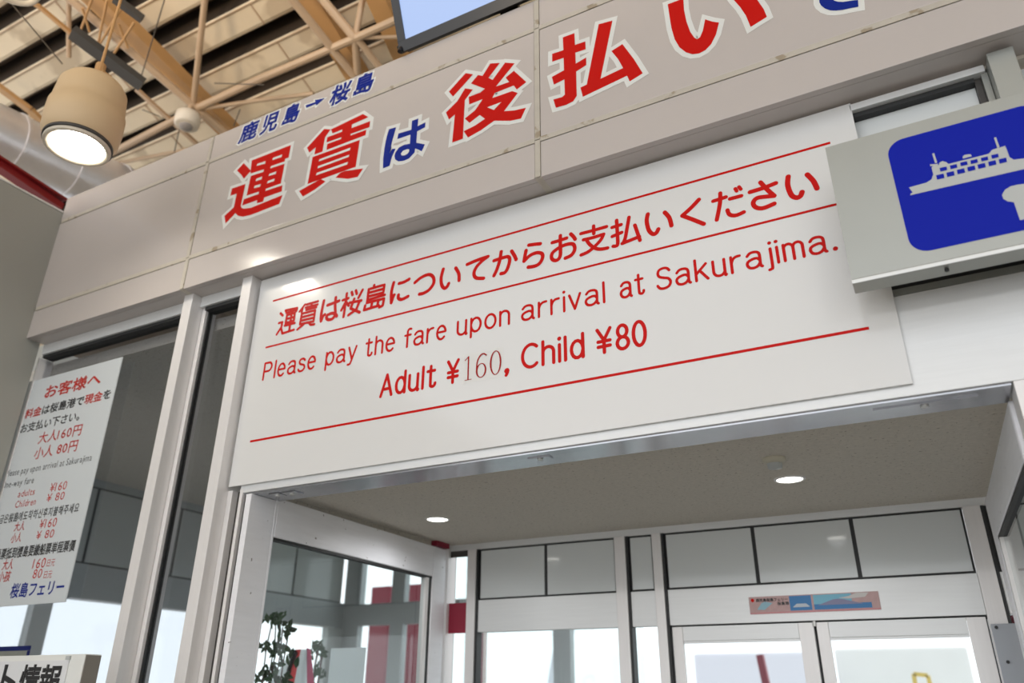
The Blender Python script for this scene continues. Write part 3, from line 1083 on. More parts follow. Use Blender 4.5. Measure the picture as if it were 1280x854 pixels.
# white board standing behind the glass
e0 = atY(414, 808, PY)
e1 = atY(457, 812, PY)
wb = empty('display_board', (e0.x, PY, 0), 'plain white display board standing behind the open left glass door', 'board')
B('board_panel', e0.x, e1.x, PY, PY + 0.004, 0.9, (e0.z + e1.z) / 2, MT['sheet'], wb)
B('board_leg', e0.x + 0.01, e0.x + 0.035, PY + 0.021, PY + 0.045, 0.0, 1.2, MT['alu'], wb)
B('board_leg', e1.x - 0.035, e1.x - 0.01, PY + 0.021, PY + 0.045, 0.0, 1.2, MT['alu'], wb)
# bunting of slanting flags
bn = empty('slanting_banner', (atY(380, 840, 1.6).x, 1.6, 1.2), 'slanting red, white and pink striped banner behind the leafy plant', 'banner')
for nm, cs, mm in (('white_stripe', [(337, 856), (365, 812), (373, 816), (352, 862)], 'sheet'),
                   ('black_stripe', [(352, 862), (366, 812), (371, 813), (358, 862)], 'ink'),
                   ('red_stripe', [(356, 862), (370, 812), (376, 812), (366, 862)], 'sheet_red'),
                   ('white_stripe', [(366, 862), (376, 812), (384, 812), (383, 862)], 'sheet'),
                   ('pink_stripe', [(384, 862), (383, 810), (388, 812), (393, 862)], 'sheet_pink')):
    P = [atY(px, py, 1.6) for px, py in cs]
    bm = bmesh.new()
    f = [bm.verts.new((p.x, 1.6, p.z)) for p in P]
    g = [bm.verts.new((p.x, 1.603, p.z)) for p in P]
    bm.faces.new(f)
    bm.faces.new(g[::-1])
    for i in range(4):
        bm.faces.new([f[i], f[(i + 1) % 4], g[(i + 1) % 4], g[i]])
    bmesh.ops.recalc_face_normals(bm, faces=bm.faces)
    obj(nm, bm, MT[mm], bn)
bm = bmesh.new()
tube(bm, (bn.location.x, 1.62, 0), (bn.location.x, 1.62, atY(380, 815, 1.62).z), 0.012)
obj('banner_pole', bm, MT['black'], bn)


def plant(cx0, cx1, pyt, y, n, label, seed):
    random.seed(seed)
    top = atY((cx0 + cx1) / 2, pyt, y)
    e = empty('leafy_plant', (top.x, y, 0), label, 'plant')
    bm = bmesh.new()
    bl = bmesh.new()
    w = abs(atY(cx1, 820, y).x - atY(cx0, 820, y).x) / 2
    for s in range(5):
        x, z = top.x + random.uniform(-.03, .03), 0.9
        px, pz = x, z
        bx = random.uniform(-1, 1) * w * 0.8
        for k in range(1, 9):
            t = k / 8
            nx = top.x + bx * math.sin(t * 1.6) + random.uniform(-.012, .012)
            nz = 0.9 + (top.z - 0.9) * t * (1 - 0.12 * abs(bx) / w)
            tube(bm, (px, y, pz), (nx, y, nz), 0.004, 6)
            px, pz = nx, nz
            for q in range(n):
                a = random.uniform(0, 6.28)
                L = random.uniform(0.018, 0.036)
                c = Vector((nx + random.uniform(-.06, .06), y + random.uniform(-.05, .05), nz + random.uniform(-.03, .03)))
                d = Vector((math.cos(a), random.uniform(-.6, .6), math.sin(a))).normalized()
                sd = d.cross(Vector((random.uniform(-.4, .4), -1, random.uniform(-.4, .4)))).normalized()
                up = sd.cross(d) * 0.006
                v = [bl.verts.new(c + d * L * u + sd * L * s2 + up * h) for u, s2, h in ((-1, 0, 0), (-.3, .5, 1), (.5, .38, 1), (1.1, 0, 0), (.5, -.38, 1), (-.3, -.5, 1), (0, 0, -.5))]
                for i in range(6):
                    bl.faces.new([v[i], v[(i + 1) % 6], v[6]])
    obj('plant_stem', bm, MT['stem'], e)
    obj('plant_leaf', bl, MT['leaf'], e, kind='stuff')
    bm = bmesh.new()
    lathe(bm, [(0.10, 0.72), (0.13, 0.92), (0.14, 0.93), (0.12, 0.91), (0.001, 0.90)], (top.x, y, 0), 24)
    lathe(bm, [(0.001, 0.72), (0.10, 0.72)], (top.x, y, 0), 24)
    obj('plant_pot', bm, MT['white_film'], e, smooth=True)
    B('pot_stand', top.x - 0.12, top.x + 0.12, y - 0.12, y + 0.12, 0, 0.72, MT['stem'], e, 0.01)
    return e


plant(322, 368, 770, 1.15, 8, 'leafy green plant behind the open glass door, left of the banner', 3)
plant(376, 414, 806, 2.1, 5, 'smaller dark green plant between the banner and the white board', 5)

# ------------------------------------------------------------------ wall monitor on the fascia
bl_ = atY(501, 67, -0.125)
br_ = atY(660, 0, -0.125)
tl_ = atX(490, 0, bl_.x)
upv = (tl_ - bl_).normalized()
bx = bl_.x
bz = (bl_.z + br_.z) / 2
tv = empty('wall_monitor', (bx, -0.125, bz), 'black-framed monitor with a pale blue screen tilted above the fascia', 'monitor')
Lw, Hh = 1.15, 0.66
nrm = Vector((1, 0, 0)).cross(upv).normalized()
if nrm.y > 0:
    nrm = -nrm


def tvbox(name, u0, u1, v0, v1, d0, d1, material):
    bm = bmesh.new()
    o_ = Vector((bx, -0.125, bz))
    vs = []
    for d in (d0, d1):
        for u, v in ((u0, v0), (u1, v0), (u1, v1), (u0, v1)):
            vs.append(bm.verts.new(o_ + Vector((1, 0, 0)) * u + upv * v + nrm * d))
    for f in ((0, 1, 2, 3), (4, 5, 6, 7), (0, 1, 5, 4), (1, 2, 6, 5), (2, 3, 7, 6), (3, 0, 4, 7)):
        bm.faces.new([vs[i] for i in f])
    bmesh.ops.recalc_face_normals(bm, faces=bm.faces)
    return obj(name, bm, material, tv)


tvbox('monitor_back', 0.02, Lw - 0.02, 0.02, Hh - 0.02, -0.05, -0.006, MT['black'])
bz_ = 0.045
tvbox('monitor_bezel', 0, Lw, 0, bz_ + 0.012, -0.005, 0.012, MT['black'])
tvbox('monitor_bezel', 0, Lw, Hh - bz_, Hh, -0.005, 0.012, MT['black'])
tvbox('monitor_bezel', 0, bz_, bz_ + 0.013, Hh - bz_ - 0.001, -0.005, 0.012, MT['black'])
tvbox('monitor_bezel', Lw - bz_, Lw, bz_ + 0.013, Hh - bz_ - 0.001, -0.005, 0.012, MT['black'])
tvbox('monitor_screen', bz_, Lw - bz_, bz_ + 0.013, Hh - bz_ - 0.001, -0.004, 0.004, MT['screen'])
bm = bmesh.new()
tube(bm, Vector((bx + 0.012, -0.14, bz + 0.02)), Vector((bx + 0.012, -0.15, bz - 0.012)), 0.012, 10)
tube(bm, Vector((bx - 0.012, -0.135, bz + 0.035)), Vector((bx + 0.012, -0.135, bz + 0.035)), 0.012, 10)
obj('monitor_knob', bm, MT['black'], tv)
bm = bmesh.new()
bar(bm, Vector((bx + Lw / 2, -0.02, bz + 0.03)), Vector((bx + Lw / 2, 0.05, 4.637)), 0.2, 0.03)
bar(bm, Vector((bx + Lw / 2, -0.12, bz + 0.35)), Vector((bx + Lw / 2, 0.05, 4.637)), 0.1, 0.03)
obj('monitor_bracket', bm, MT['black'], tv)

# ------------------------------------------------------------------ fascia lettering (traced in metres on the fascia plane)
def tr(crop, pts, y):
    """photograph crop (x0, y0, scale) -> (x, z) on the plane y"""
    x0, y0, s = crop
    out = []
    for a, b in pts:
        p = atY(x0 + a / s, y0 + b / s, y)
        out.append((p.x, p.z))
    return out


TY = FY - 0.0005
fl = empty('title_lettering', (-1.5, TY, 4.1), 'large red and blue cut-out Japanese title with white outlines on the fascia', 'lettering')
A = (275, 175, 7.76)
Bc = (365, 135, 7.118)
Cc = (470, 140, 10.68)
D = (550, 65, 6.833)
Ec = (680, 15, 6.571)
Fc = (820, 0, 8.533)
Gc = (1010, 0, 16.0)
TITLE = [
    (A, 'red', [
        [(165, 297), (232, 226), (302, 300), (232, 378), (210, 340)],
        [(102, 543), (118, 472), (248, 428), (203, 640), (212, 660), (232, 668), (300, 660), (608, 535), (574, 622), (300, 728), (225, 745), (180, 738), (150, 712), (55, 812), (45, 738), (135, 655), (163, 522)],
        [(310, 200), (690, 50), (667, 172), (632, 185), (628, 235), (592, 420), (607, 440), (600, 500), (430, 560), (420, 600), (358, 615), (362, 585), (216, 638), (232, 578), (258, 545), (300, 352), (296, 325)],
    ], [
        [(367, 232), (446, 207), (440, 232), (357, 255)], [(518, 175), (606, 143), (600, 168), (510, 198)],
        [(298, 328), (430, 287), (423, 312), (296, 354)], [(497, 256), (634, 209), (632, 232), (490, 278)],
        [(357, 377), (412, 357), (405, 384), (348, 403)], [(340, 447), (398, 430), (390, 457), (330, 470)],
        [(484, 330), (550, 307), (543, 333), (474, 352)], [(468, 400), (534, 376), (526, 402), (458, 425)],
        [(255, 545), (382, 503), (376, 527), (222, 582)], [(450, 476), (615, 416), (612, 440), (443, 497)]]),
    (Bc, 'red', [
        [(135, 355), (288, 188), (345, 192), (295, 262), (272, 390), (200, 415), (213, 350), (155, 398)],
        [(348, 192), (632, 55), (680, 82), (530, 150), (455, 190), (362, 228)],
        [(315, 262), (697, 118), (690, 172), (308, 308)],
        [(315, 322), (663, 195), (655, 243), (308, 375)],
        [(455, 140), (540, 120), (515, 290), (435, 300)],
        [(185, 438), (605, 285), (568, 525), (140, 678)],
        [(65, 740), (225, 650), (260, 635), (300, 655), (200, 730), (98, 790)],
        [(430, 578), (470, 562), (635, 540), (585, 615), (500, 632), (388, 622)],
    ], [
        [(247, 458), (522, 355), (518, 378), (240, 478)], [(235, 520), (512, 418), (506, 438), (230, 540)],
        [(222, 580), (500, 482), (494, 505), (216, 602)]]),
    (Cc, 'blue', [
        [(175, 232), (270, 205), (215, 400), (180, 560), (215, 495), (265, 492), (215, 600), (182, 720), (95, 755), (98, 620), (115, 480), (145, 330)],
        [(300, 290), (470, 240), (560, 190), (662, 140), (658, 205), (550, 262), (460, 305), (285, 365)],
        [(483, 120), (568, 88), (552, 250), (540, 412), (655, 435), (612, 528), (570, 505), (525, 490), (515, 545), (440, 625), (370, 655), (300, 662), (258, 635), (248, 590), (262, 540), (310, 475), (380, 440), (455, 425), (462, 300), (475, 220)],
    ], [[(335, 560), (365, 520), (420, 500), (445, 502), (445, 530), (425, 560), (385, 582), (345, 585)]]),
    (D, 'red', [
        [(77, 340), (220, 182), (283, 192), (112, 382)],
        [(215, 312), (280, 322), (213, 415), (197, 742), (105, 775), (128, 535), (78, 578), (52, 518), (150, 420)],
        [(430, 100), (512, 95), (415, 222), (450, 240), (557, 92), (638, 98), (478, 297), (592, 258), (562, 220), (632, 162), (738, 258), (657, 322), (630, 288), (468, 352), (448, 395), (618, 335), (665, 352), (548, 507), (640, 500), (735, 478), (693, 570), (600, 590), (465, 588), (350, 670), (240, 732), (203, 678), (300, 630), (385, 572), (340, 540), (253, 607), (213, 570), (300, 500), (365, 405), (250, 450), (246, 385), (345, 348), (385, 315), (265, 270), (325, 198), (365, 205)],
    ], [[(405, 475), (525, 430), (462, 498)], [(290, 283), (380, 316), (344, 345), (284, 365), (284, 325)]]),
    (Ec, 'red', [
        [(155, 210), (250, 175), (255, 272), (340, 243), (343, 307), (258, 335), (262, 425), (347, 375), (348, 437), (265, 490), (270, 690), (240, 735), (180, 765), (98, 788), (78, 720), (150, 700), (172, 680), (168, 555), (82, 598), (65, 535), (165, 480), (162, 378), (68, 410), (68, 345), (160, 315)],
        [(450, 102), (563, 72), (465, 550), (650, 462), (610, 390), (555, 322), (645, 265), (740, 390), (812, 505), (705, 572), (683, 525), (320, 698), (300, 622), (352, 598)],
    ], []),
    (Fc, 'red', [
        [(125, 48), (250, 2), (292, -12), (300, 110), (325, 230), (365, 340), (410, 405), (440, 420), (470, 400), (500, 330), (525, 208), (600, 232), (672, 243), (640, 370), (590, 470), (530, 535), (460, 572), (390, 580), (320, 560), (250, 505), (200, 420), (165, 300)],
        [(1010, 290), (1183, 182), (1150, 100), (1080, 0), (950, -110), (800, -40), (830, 0), (900, 80), (960, 170)],
    ], []),
    (Gc, 'blue', [
        [(225, -40), (228, 50), (260, 110), (340, 175), (450, 212), (560, 215), (700, 200), (860, 165), (1010, 138), (1000, 0), (850, 20), (700, 42), (600, 40), (520, 15), (470, -60), (520, -200), (700, -330), (1150, -480), (1100, -620), (620, -440), (440, -520), (330, -400), (240, -220)],
        [(-100, -650), (760, -950), (770, -820), (-80, -520)],
        [(350, -1150), (500, -1180), (330, -640), (120, -330), (0, -400), (220, -700)],
    ], []),
]
for crop, colr, polys, holes in TITLE:
    F = Flat(TY)
    for P in polys:
        Q = tr(crop, P, TY)
        F.poly(Q)
        F.miter(Q, 0.0205, 1.7)
    o = F.done('letter_outline', MT['white_film'], fl)
    F = Flat(TY - 0.0012)
    for P in polys:
        F.poly(tr(crop, P, TY))
    ch = F.done('letter', MT['red' if colr == 'red' else 'blue'], fl)
    if holes:
        F = Flat(TY - 0.0021)
        for P in holes:
            F.poly(tr(crop, P, TY))
        F.done('letter_counter', MT['white_film'], fl, kind='stuff')

# small blue route lettering on the top strip
sl = empty('route_lettering', (-2.6, TY, 4.54), 'small blue white-edged Japanese route line with an arrow on the fascia top strip', 'lettering')
SC = (290, 80, 6.737)
sh = 0.14
boxes = [('鹿', (50, 680), (240, 455)), ('児', (232, 605), (412, 375)), ('島', (420, 520), (590, 315)),
         ('→', (618, 370), (780, 290)), ('桜', (815, 362), (1015, 118)), ('島', (1022, 270), (1212, 48))]
Fo, Fi = Flat(TY), Flat(TY - 0.0012)
for ch, (ax, ay), (bx_, by_) in boxes:
    (x0, z0), (x1, z1) = tr(SC, [(ax, ay), (bx_, by_)], TY)
    if ch == '→':
        P = tr(SC, [(622, 350), (705, 322), (700, 305), (782, 290), (712, 350), (707, 338), (628, 370)], TY)
        Fi.poly(P)
        Fo.poly(P)
        Fo.miter(P, 0.012, 1.5)
        continue
    zb, zt = 4.497, 4.622
    wd = (x1 - x0) - sh * (zt - zb)
    put_glyph(Fi, ch, x0 + 0.0, x0 + wd, zb, zt, sh, 0.0042, 'bold')
    put_glyph(Fo, ch, x0 + 0.0, x0 + wd, zb, zt, sh, 0.014, 'bold', lim=1.4)
Fo.done('letter_outline', MT['white_film'], sl)
Fi.done('letter', MT['blue'], sl)

# ------------------------------------------------------------------ the white fare notice board
nb = empty('fare_notice_board', (-1.39, 0.0, 2.52), 'big white board with red Japanese and English fare lettering over the doorway', 'sign')
B('board_panel', -2.822, 0.036, 0.0, 0.011, 2.5205, 3.606, MT['sign'], nb, 0.0015)
for (x0, x1, z, w) in ((-2.717, -0.054, 3.4615, 0.010), (-2.719, 0.030, 3.204, 0.0095), (-2.727, -0.052, 2.725, 0.0105)):
    F = Flat(-0.0005)
    F.quad((x0, z - w / 2), (x1, z - w / 2), (x1, z + w / 2), (x0, z + w / 2))
    F.done('ruled_line', MT['red'], nb)
K1 = (335, 340, 7.111)
K2 = (480, 300, 7.111)
K3 = (640, 250, 7.111)
K4 = (800, 200, 5.333)
JP = [
    (K1, 0.0056, [[(112, 368), (132, 388)], [(98, 455), (128, 447), (120, 490), (78, 556)], [(118, 505), (128, 548), (230, 515)], [(160, 352), (158, 342), (260, 322), (252, 350)], [(165, 365), (240, 343)], [(170, 385), (240, 365), (230, 435), (158, 455), (170, 385)], [(165, 420), (235, 400)], [(150, 478), (238, 455)], [(218, 330), (190, 520)]]),
    (K1, 0.0056, [[(330, 290), (282, 352)], [(310, 318), (300, 358)], [(345, 290), (445, 262)], [(335, 318), (442, 290)], [(340, 338), (430, 315)], [(392, 278), (380, 325)], [(302, 372), (420, 342), (405, 440), (285, 465), (302, 372)], [(298, 405), (412, 375)], [(292, 435), (408, 408)], [(320, 465), (262, 512)], [(365, 452), (380, 470), (412, 466)]]),
    (K1, 0.0070, [[(498, 256), (482, 330), (471, 400), (472, 438), (472, 438), (490, 395), (505, 380)], [(530, 297), (632, 258)], [(603, 228), (597, 300), (598, 375), (575, 415), (540, 425), (520, 410), (530, 385), (570, 368), (600, 375), (612, 395)]]),
    (K1, 0.0062, [[(665, 252), (715, 235)], [(702, 192), (672, 400)], [(695, 260), (652, 342)], [(700, 275), (718, 300)], [(745, 180), (752, 205)], [(782, 165), (790, 195)], [(842, 160), (805, 230)], [(725, 275), (830, 255)], [(768, 240), (735, 325), (735, 325), (815, 360)], [(812, 268), (785, 335), (715, 385)]]),
    (K1, 0.0060, [[(945, 118), (938, 145)], [(895, 155), (1035, 115), (1025, 185), (888, 220), (897, 155)], [(892, 188), (1030, 150)], [(888, 250), (1038, 205)], [(890, 222), (880, 275), (1032, 238), (1020, 300), (990, 315)], [(865, 300), (855, 340), (985, 300)], [(925, 280), (915, 320)], [(980, 262), (972, 305)]]),
    (K1, 0.0070, [[(1118, 95), (1098, 180), (1096, 275), (1096, 275), (1110, 230), (1122, 205)], [(1165, 103), (1210, 90), (1255, 65)], [(1160, 205), (1160, 235), (1190, 245), (1245, 218)]]),
    (K2, 0.0070, [[(275, 380), (330, 335), (400, 308), (440, 335), (440, 390), (400, 445), (350, 475), (315, 482)]]),
    (K2, 0.0070, [[(527, 260), (508, 340), (515, 405), (540, 430), (562, 415), (575, 388)], [(638, 250), (665, 300), (668, 360)]]),
    (K2, 0.0070, [[(740, 218), (830, 180), (925, 148), (925, 148), (870, 190), (820, 245), (800, 300), (820, 338), (885, 342)]]),
    (K2, 0.0070, [[(978, 185), (1060, 158), (1105, 150), (1118, 180), (1100, 250), (1075, 290), (1040, 300)], [(1042, 105), (1030, 180), (1005, 260), (978, 318)], [(1135, 100), (1160, 140), (1175, 175)]]),
    (K3, 0.0070, [[(150, 402), (200, 395), (252, 390)], [(125, 450), (115, 500), (108, 545), (108, 545), (160, 495), (220, 470), (265, 478), (272, 515), (245, 565), (200, 590), (145, 598)]]),
    (K3, 0.0068, [[(358, 380), (420, 362), (485, 340)], [(430, 318), (430, 400), (430, 490), (410, 530), (375, 538), (352, 515), (362, 470), (420, 425), (490, 395), (545, 395), (558, 440), (530, 490), (475, 518)], [(522, 303), (545, 325), (562, 350)]]),
    (K3, 0.0064, [[(612, 300), (720, 272), (840, 238)], [(725, 232), (728, 300)], [(635, 355), (720, 335), (815, 305), (815, 305), (790, 355), (740, 410), (680, 460), (615, 490)], [(660, 350), (690, 395), (740, 430), (790, 438), (850, 428)]]),
    (K3, 0.0064, [[(890, 245), (970, 220)], [(930, 182), (937, 300), (940, 390), (925, 410), (900, 412)], [(892, 325), (975, 290)], [(1040, 155), (1020, 270), (1005, 345), (985, 387)], [(980, 388), (1132, 327)], [(1092, 225), (1115, 290), (1138, 360)]]),
    (K4, 0.0072, [[(52, 362), (45, 410), (60, 470), (88, 495), (110, 485), (122, 462)], [(165, 350), (195, 385), (210, 438)]]),
    (K4, 0.0072, [[(392, 265), (340, 320), (282, 372), (282, 372), (350, 397), (425, 427)]]),
    (K4, 0.0066, [[(488, 275), (530, 262), (572, 248)], [(535, 222), (533, 290), (512, 400)], [(600, 260), (675, 240)], [(583, 335), (598, 365), (640, 370), (692, 348)]]),
    (K4, 0.0058, [[(635, 192), (645, 208)], [(660, 180), (672, 196)]]),
    (K4, 0.0072, [[(733, 215), (820, 188), (905, 155)], [(803, 150), (850, 200), (895, 240), (895, 240), (840, 245), (780, 255), (755, 285), (770, 315), (820, 322), (895, 292)]]),
    (K4, 0.0078, [[(988, 112), (985, 170), (1010, 235), (1045, 252), (1070, 240), (1080, 215)], [(1115, 98), (1155, 140), (1180, 190)]]),
]
F = Flat(-0.0005)
for ji, (crop, r, strokes) in enumerate(JP):
    if r != 0.0058:
        F = Flat(-0.0005)
    for st in strokes:
        closed = r < 0.0066
        F.stroke(tr(crop, st if (closed and crop is K1) else smooth_path(st), 0.0), r * 1.22, 12)
    if ji + 1 < len(JP) and JP[ji + 1][1] == 0.0058:
        continue
    F.done('letter', MT['red'], nb)

# round-ended single stroke alphabet: cap height 1, x height .74; (strokes, advance)
def arc(cx, cy, rx, ry, a0, a1, n=14):
    return [(cx + rx * math.cos(math.radians(a0 + (a1 - a0) * i / n)), cy + ry * math.sin(math.radians(a0 + (a1 - a0) * i / n))) for i in range(n + 1)]


X = 0.74


def bowl_a():
    return [arc(.26, .22, .24, .22, 60, 330) and [(.50, .30), (.40, .42), (.24, .42), (.06, .34), (.01, .20), (.08, .05), (.24, 0), (.40, .06), (.50, .20)],
            [(.04, .60), (.14, .71), (.28, .74), (.43, .70), (.50, .56), (.50, .10), (.56, 0)]]


GL = {
    'P': ([[(0, 0), (0, 1)], [(0, 1), (.30, 1)] + arc(.32, .74, .24, .26, 90, -90) + [(0, .48)]], .62),
    'l': ([[(0, 0), (0, 1)]], .0),
    'e': ([[(.02, .40), (.50, .40)] + arc(.26, .37, .25, .37, 5, 315)], .52),
    'a': (bowl_a(), .56),
    's': ([[(.42, .62), (.34, .71), (.22, .74), (.08, .70), (.03, .57), (.10, .45), (.24, .39), (.38, .33), (.44, .19), (.36, .05), (.21, 0), (.07, .03), (0, .13)]], .44),
    'p': ([[(0, .74), (0, -.26)], arc(.25, .37, .25, .37, 170, -170)], .50),
    'y': ([[(0, .74), (.25, .02)], [(.50, .74), (.20, -.12), (.12, -.24), (.0, -.25)]], .50),
    't': ([[(.16, 1.0 * .96), (.16, .16), (.20, .03), (.30, 0), (.38, .06), (.40, .14)], [(0, .74), (.36, .74)]], .40),
    'h': ([[(0, 0), (0, 1)], [(0, .50)] + arc(.22, .50, .22, .24, 180, 0) + [(.44, 0)]], .44),
    'f': ([[(.36, .98), (.26, 1.0), (.17, .93), (.15, .80), (.15, 0)], [(0, .66), (.34, .66)]], .34),
    'r': ([[(0, 0), (0, .74)], [(0, .42), (.06, .60), (.18, .71), (.34, .73)]], .34),
    'u': ([[(0, .74), (0, .24)] + arc(.22, .24, .22, .24, 180, 360) + [(.44, .24)], [(.44, .74), (.44, .04), (.48, 0)]], .47),
    'o': ([arc(.26, .37, .26, .37, 0, 360, 22)], .52),
    'n': ([[(0, 0), (0, .74)], [(0, .50)] + arc(.22, .50, .22, .24, 180, 0) + [(.44, 0)]], .44),
    'i': ([[(0, 0), (0, .72)], 'dot'], .0),
    'j': ([[(.12, .72), (.12, -.12), (.08, -.22), (.0, -.25)], 'dotj'], .12),
    'v': ([[(0, .74), (.24, 0)], [(.24, 0), (.48, .74)]], .48),
    'S': ([[(.52, .84), (.43, .96), (.28, 1.0), (.10, .94), (.04, .77), (.10, .61), (.28, .52), (.46, .44), (.54, .26), (.46, .07), (.27, 0), (.09, .04), (0, .18)]], .54),
    'k': ([[(0, 0), (0, 1)], [(.42, .74), (0, .30)], [(.16, .46), (.46, 0)]], .46),
    'm': ([[(0, 0), (0, .74)], [(0, .54)] + arc(.17, .54, .17, .20, 180, 0) + [(.34, 0)], [(.34, .54)] + arc(.51, .54, .17, .20, 180, 0) + [(.68, 0)]], .68),
    '.': (['base'], .0),
    ',': ([[(.03, .03), (.03, -.04), (-.03, -.15)], 'base'], .06),
    'A': ([[(0, 0), (.29, 1)], [(.29, 1), (.58, 0)], [(.10, .32), (.48, .32)]], .58),
    'd': ([[(.46, 1), (.46, 0)], arc(.23, .37, .23, .37, 10, 350)], .46),
    'C': ([arc(.36, .5, .36, .5, 48, 312, 20)], .62),
    '8': ([arc(.25, .75, .21, .25, 0, 360, 20), arc(.25, .25, .25, .25, 0, 360, 20)], .50),
    '0': ([arc(.26, .5, .26, .5, 0, 360, 24)], .52),
    '¥': ([[(0, 1), (.26, .52)], [(.52, 1), (.26, .52)], [(.26, .52), (.26, 0)], [(.02, .48), (.50, .48)], [(.02, .26), (.50, .26)]], .52),
}


def word(F, s, x0, x1, zb, cap, r, gap=0.24):
    tot = sum(GL[c][1] for c in s) + gap * (len(s) - 1)
    k = (x1 - x0 - 2 * r) / max(tot, 1e-6) if tot > 0 else 0
    x = x0 + r
    for c in s:
        F = Flat(-0.0005)
        for st in GL[c][0]:
            if st == 'dot' or st == 'dotj':
                F.disc((x + (0.12 * k if st == 'dotj' else 0), zb + cap * 0.99), r * 1.25, 14)
            elif st == 'base':
                F.disc((x, zb + r * 0.5), r * 1.7, 16)
            else:
                pts = [(x + p[0] * k, zb + p[1] * cap) for p in st]
                if 2 < len(pts) < 14 and c not in 'AvP¥':
                    pts = smooth_path(pts, 4)
                F.stroke(pts, r, 10)
        F.done('letter', MT['red'], nb)
        x += (GL[c][1] + gap) * k


F = Flat(-0.0005)
zb, cap, r = 3.031, 0.0855, 0.0055
for s, x0, x1 in (('Please', -2.710, -2.377), ('pay', -2.322, -2.138), ('the', -2.093, -1.926), ('fare', -1.880, -1.658), ('upon', -1.609, -1.352), ('arrival', -1.303, -0.936), ('at', -0.878, -0.776), ('Sakurajima', -0.732, -0.126)):
    word(F, s, x0, x1, zb, cap, r)
F = Flat(-0.0005)
F.disc((-0.104, zb + 0.003), 0.0085, 16)
F.done('letter', MT['red'], nb)
F = Flat(-0.0005)
zb, cap, r = 2.8215, 0.0965, 0.0071
for s, x0, x1 in (('Adult', -1.991, -1.698), ('¥', -1.650, -1.587), ('Child', -1.302, -1.029), ('¥', -0.983, -0.917), ('80', -0.905, -0.781)):
    word(F, s, x0, x1, zb, cap, r)
word(F, ',', -1.372, -1.352, zb, cap, r)
# the patched-on serif 160 with its own faint sticker edge
F = Flat(-0.0004)
F.quad((-1.572, 2.806), (-1.383, 2.806), (-1.383, 2.935), (-1.572, 2.935))
F.done('price_patch', mat('patch_film', (0.70, 0.70, 0.68), 0.3), nb)
F = Flat(-0.0014)


def ring(F, cx, cz, rx, rz, wx, wz, n=28, a0=0, a1=360):
    for i in range(n):
        t0, t1 = math.radians(a0 + (a1 - a0) * i / n), math.radians(a0 + (a1 - a0) * (i + 1) / n)
        F.quad((cx + rx * math.cos(t0), cz + rz * math.sin(t0)), (cx + (rx - wx) * math.cos(t0), cz + (rz - wz) * math.sin(t0)),
               (cx + (rx - wx) * math.cos(t1), cz + (rz - wz) * math.sin(t1)), (cx + rx * math.cos(t1), cz + rz * math.sin(t1)))


zb, ch_ = 2.818, 0.104
F.quad((-1.5475, zb), (-1.541, zb), (-1.541, zb + ch_), (-1.5475, zb + ch_))
F.quad((-1.560, zb), (-1.527, zb), (-1.527, zb + 0.0025), (-1.560, zb + 0.0025))
F.stroke([(-1.560, zb + ch_ * .86), (-1.544, zb + ch_)], 0.0020, 6)
ring(F, -1.483, zb + 0.031, 0.0245, 0.032, 0.0075, 0.0035)
F.stroke(smooth_path([(-1.504, zb + 0.034), (-1.502, zb + 0.070), (-1.490, zb + 0.095), (-1.474, zb + 0.103), (-1.460, zb + 0.094)]), 0.0030, 8)
ring(F, -1.416, zb + 0.052, 0.0265, 0.053, 0.0075, 0.0035)
F.done('lettering', MT['thin_red'], nb)

# ------------------------------------------------------------------ blue ferry sign on the right
SY = -0.20
fs = empty('ferry_sign', (0.6, SY, 2.79), 'grey metal sign box with a white-grey ferry pictogram on blue, upper right', 'sign')
B('sign_box', -0.068, 1.75, SY + 0.004, SY + 0.075, 2.792, 3.302, MT['steel'], fs, 0.003)
B('sign_face', -0.068, 1.75, SY, SY + 0.0035, 2.806, 3.303, MT['steel'], fs, 0.001)
B('sign_edge', -0.068, 1.75, SY - 0.0005, SY + 0.0038, 2.7925, 2.805, MT['steel_edge'], fs, 0.001)
for xx in (0.20, 0.50, 1.4):
    B('sign_bracket', xx - 0.02, xx + 0.02, SY + 0.076, -0.052 if xx == 0.5 else FY + 0.05, 3.05, 3.2, MT['grey_dark'], fs)
bm = bmesh.new()
tube(bm, (0.185, SY + 0.03, 2.7919), (0.185, SY + 0.03, 2.784), 0.006, 10)
obj('sign_screw', bm, MT['dark'], fs)


def rrect(x0, x1, z0, z1, r, n=8):
    P = []
    for cx, cz, a in ((x1 - r, z1 - r, 0), (x0 + r, z1 - r, 90), (x0 + r, z0 + r, 180), (x1 - r, z0 + r, 270)):
        P += [(cx + r * math.cos(math.radians(a + 90 * i / n)), cz + r * math.sin(math.radians(a + 90 * i / n))) for i in range(n + 1)]
    return P


F = Flat(SY - 0.0005)
F.poly(rrect(0.1055, 0.520, 2.8465, 3.2555, 0.052))
F.done('blue_field', MT['signblue'], fs)
Q = (1100, 120, 4.067)
F = Flat(SY - 0.0012)
hull = [(147, 466), (235, 442), (262, 425), (271, 400), (262, 365), (268, 358), (300, 352), (302, 340), (318, 332), (338, 338), (348, 347), (553, 295), (570, 275), (600, 265), (640, 262), (658, 312), (680, 325), (735, 318), (790, 303), (785, 345), (770, 362), (732, 373), (440, 440), (170, 502), (155, 506), (155, 498), (166, 492)]
F.poly(tr(Q, hull, SY))
for P in ([(265, 294), (276, 292), (291, 340), (280, 343)], [(253, 349), (295, 346), (294, 356), (256, 358)], [(579, 214), (590, 211), (608, 262), (597, 266)], [(588, 271), (636, 254), (637, 262), (592, 279)], [(420, 310), (430, 300), (460, 297), (467, 308), (421, 320)]):
    F.poly(tr(Q, P, SY))
F.done('ferry_symbol', MT['symbol'], fs)
F = Flat(SY - 0.0019)
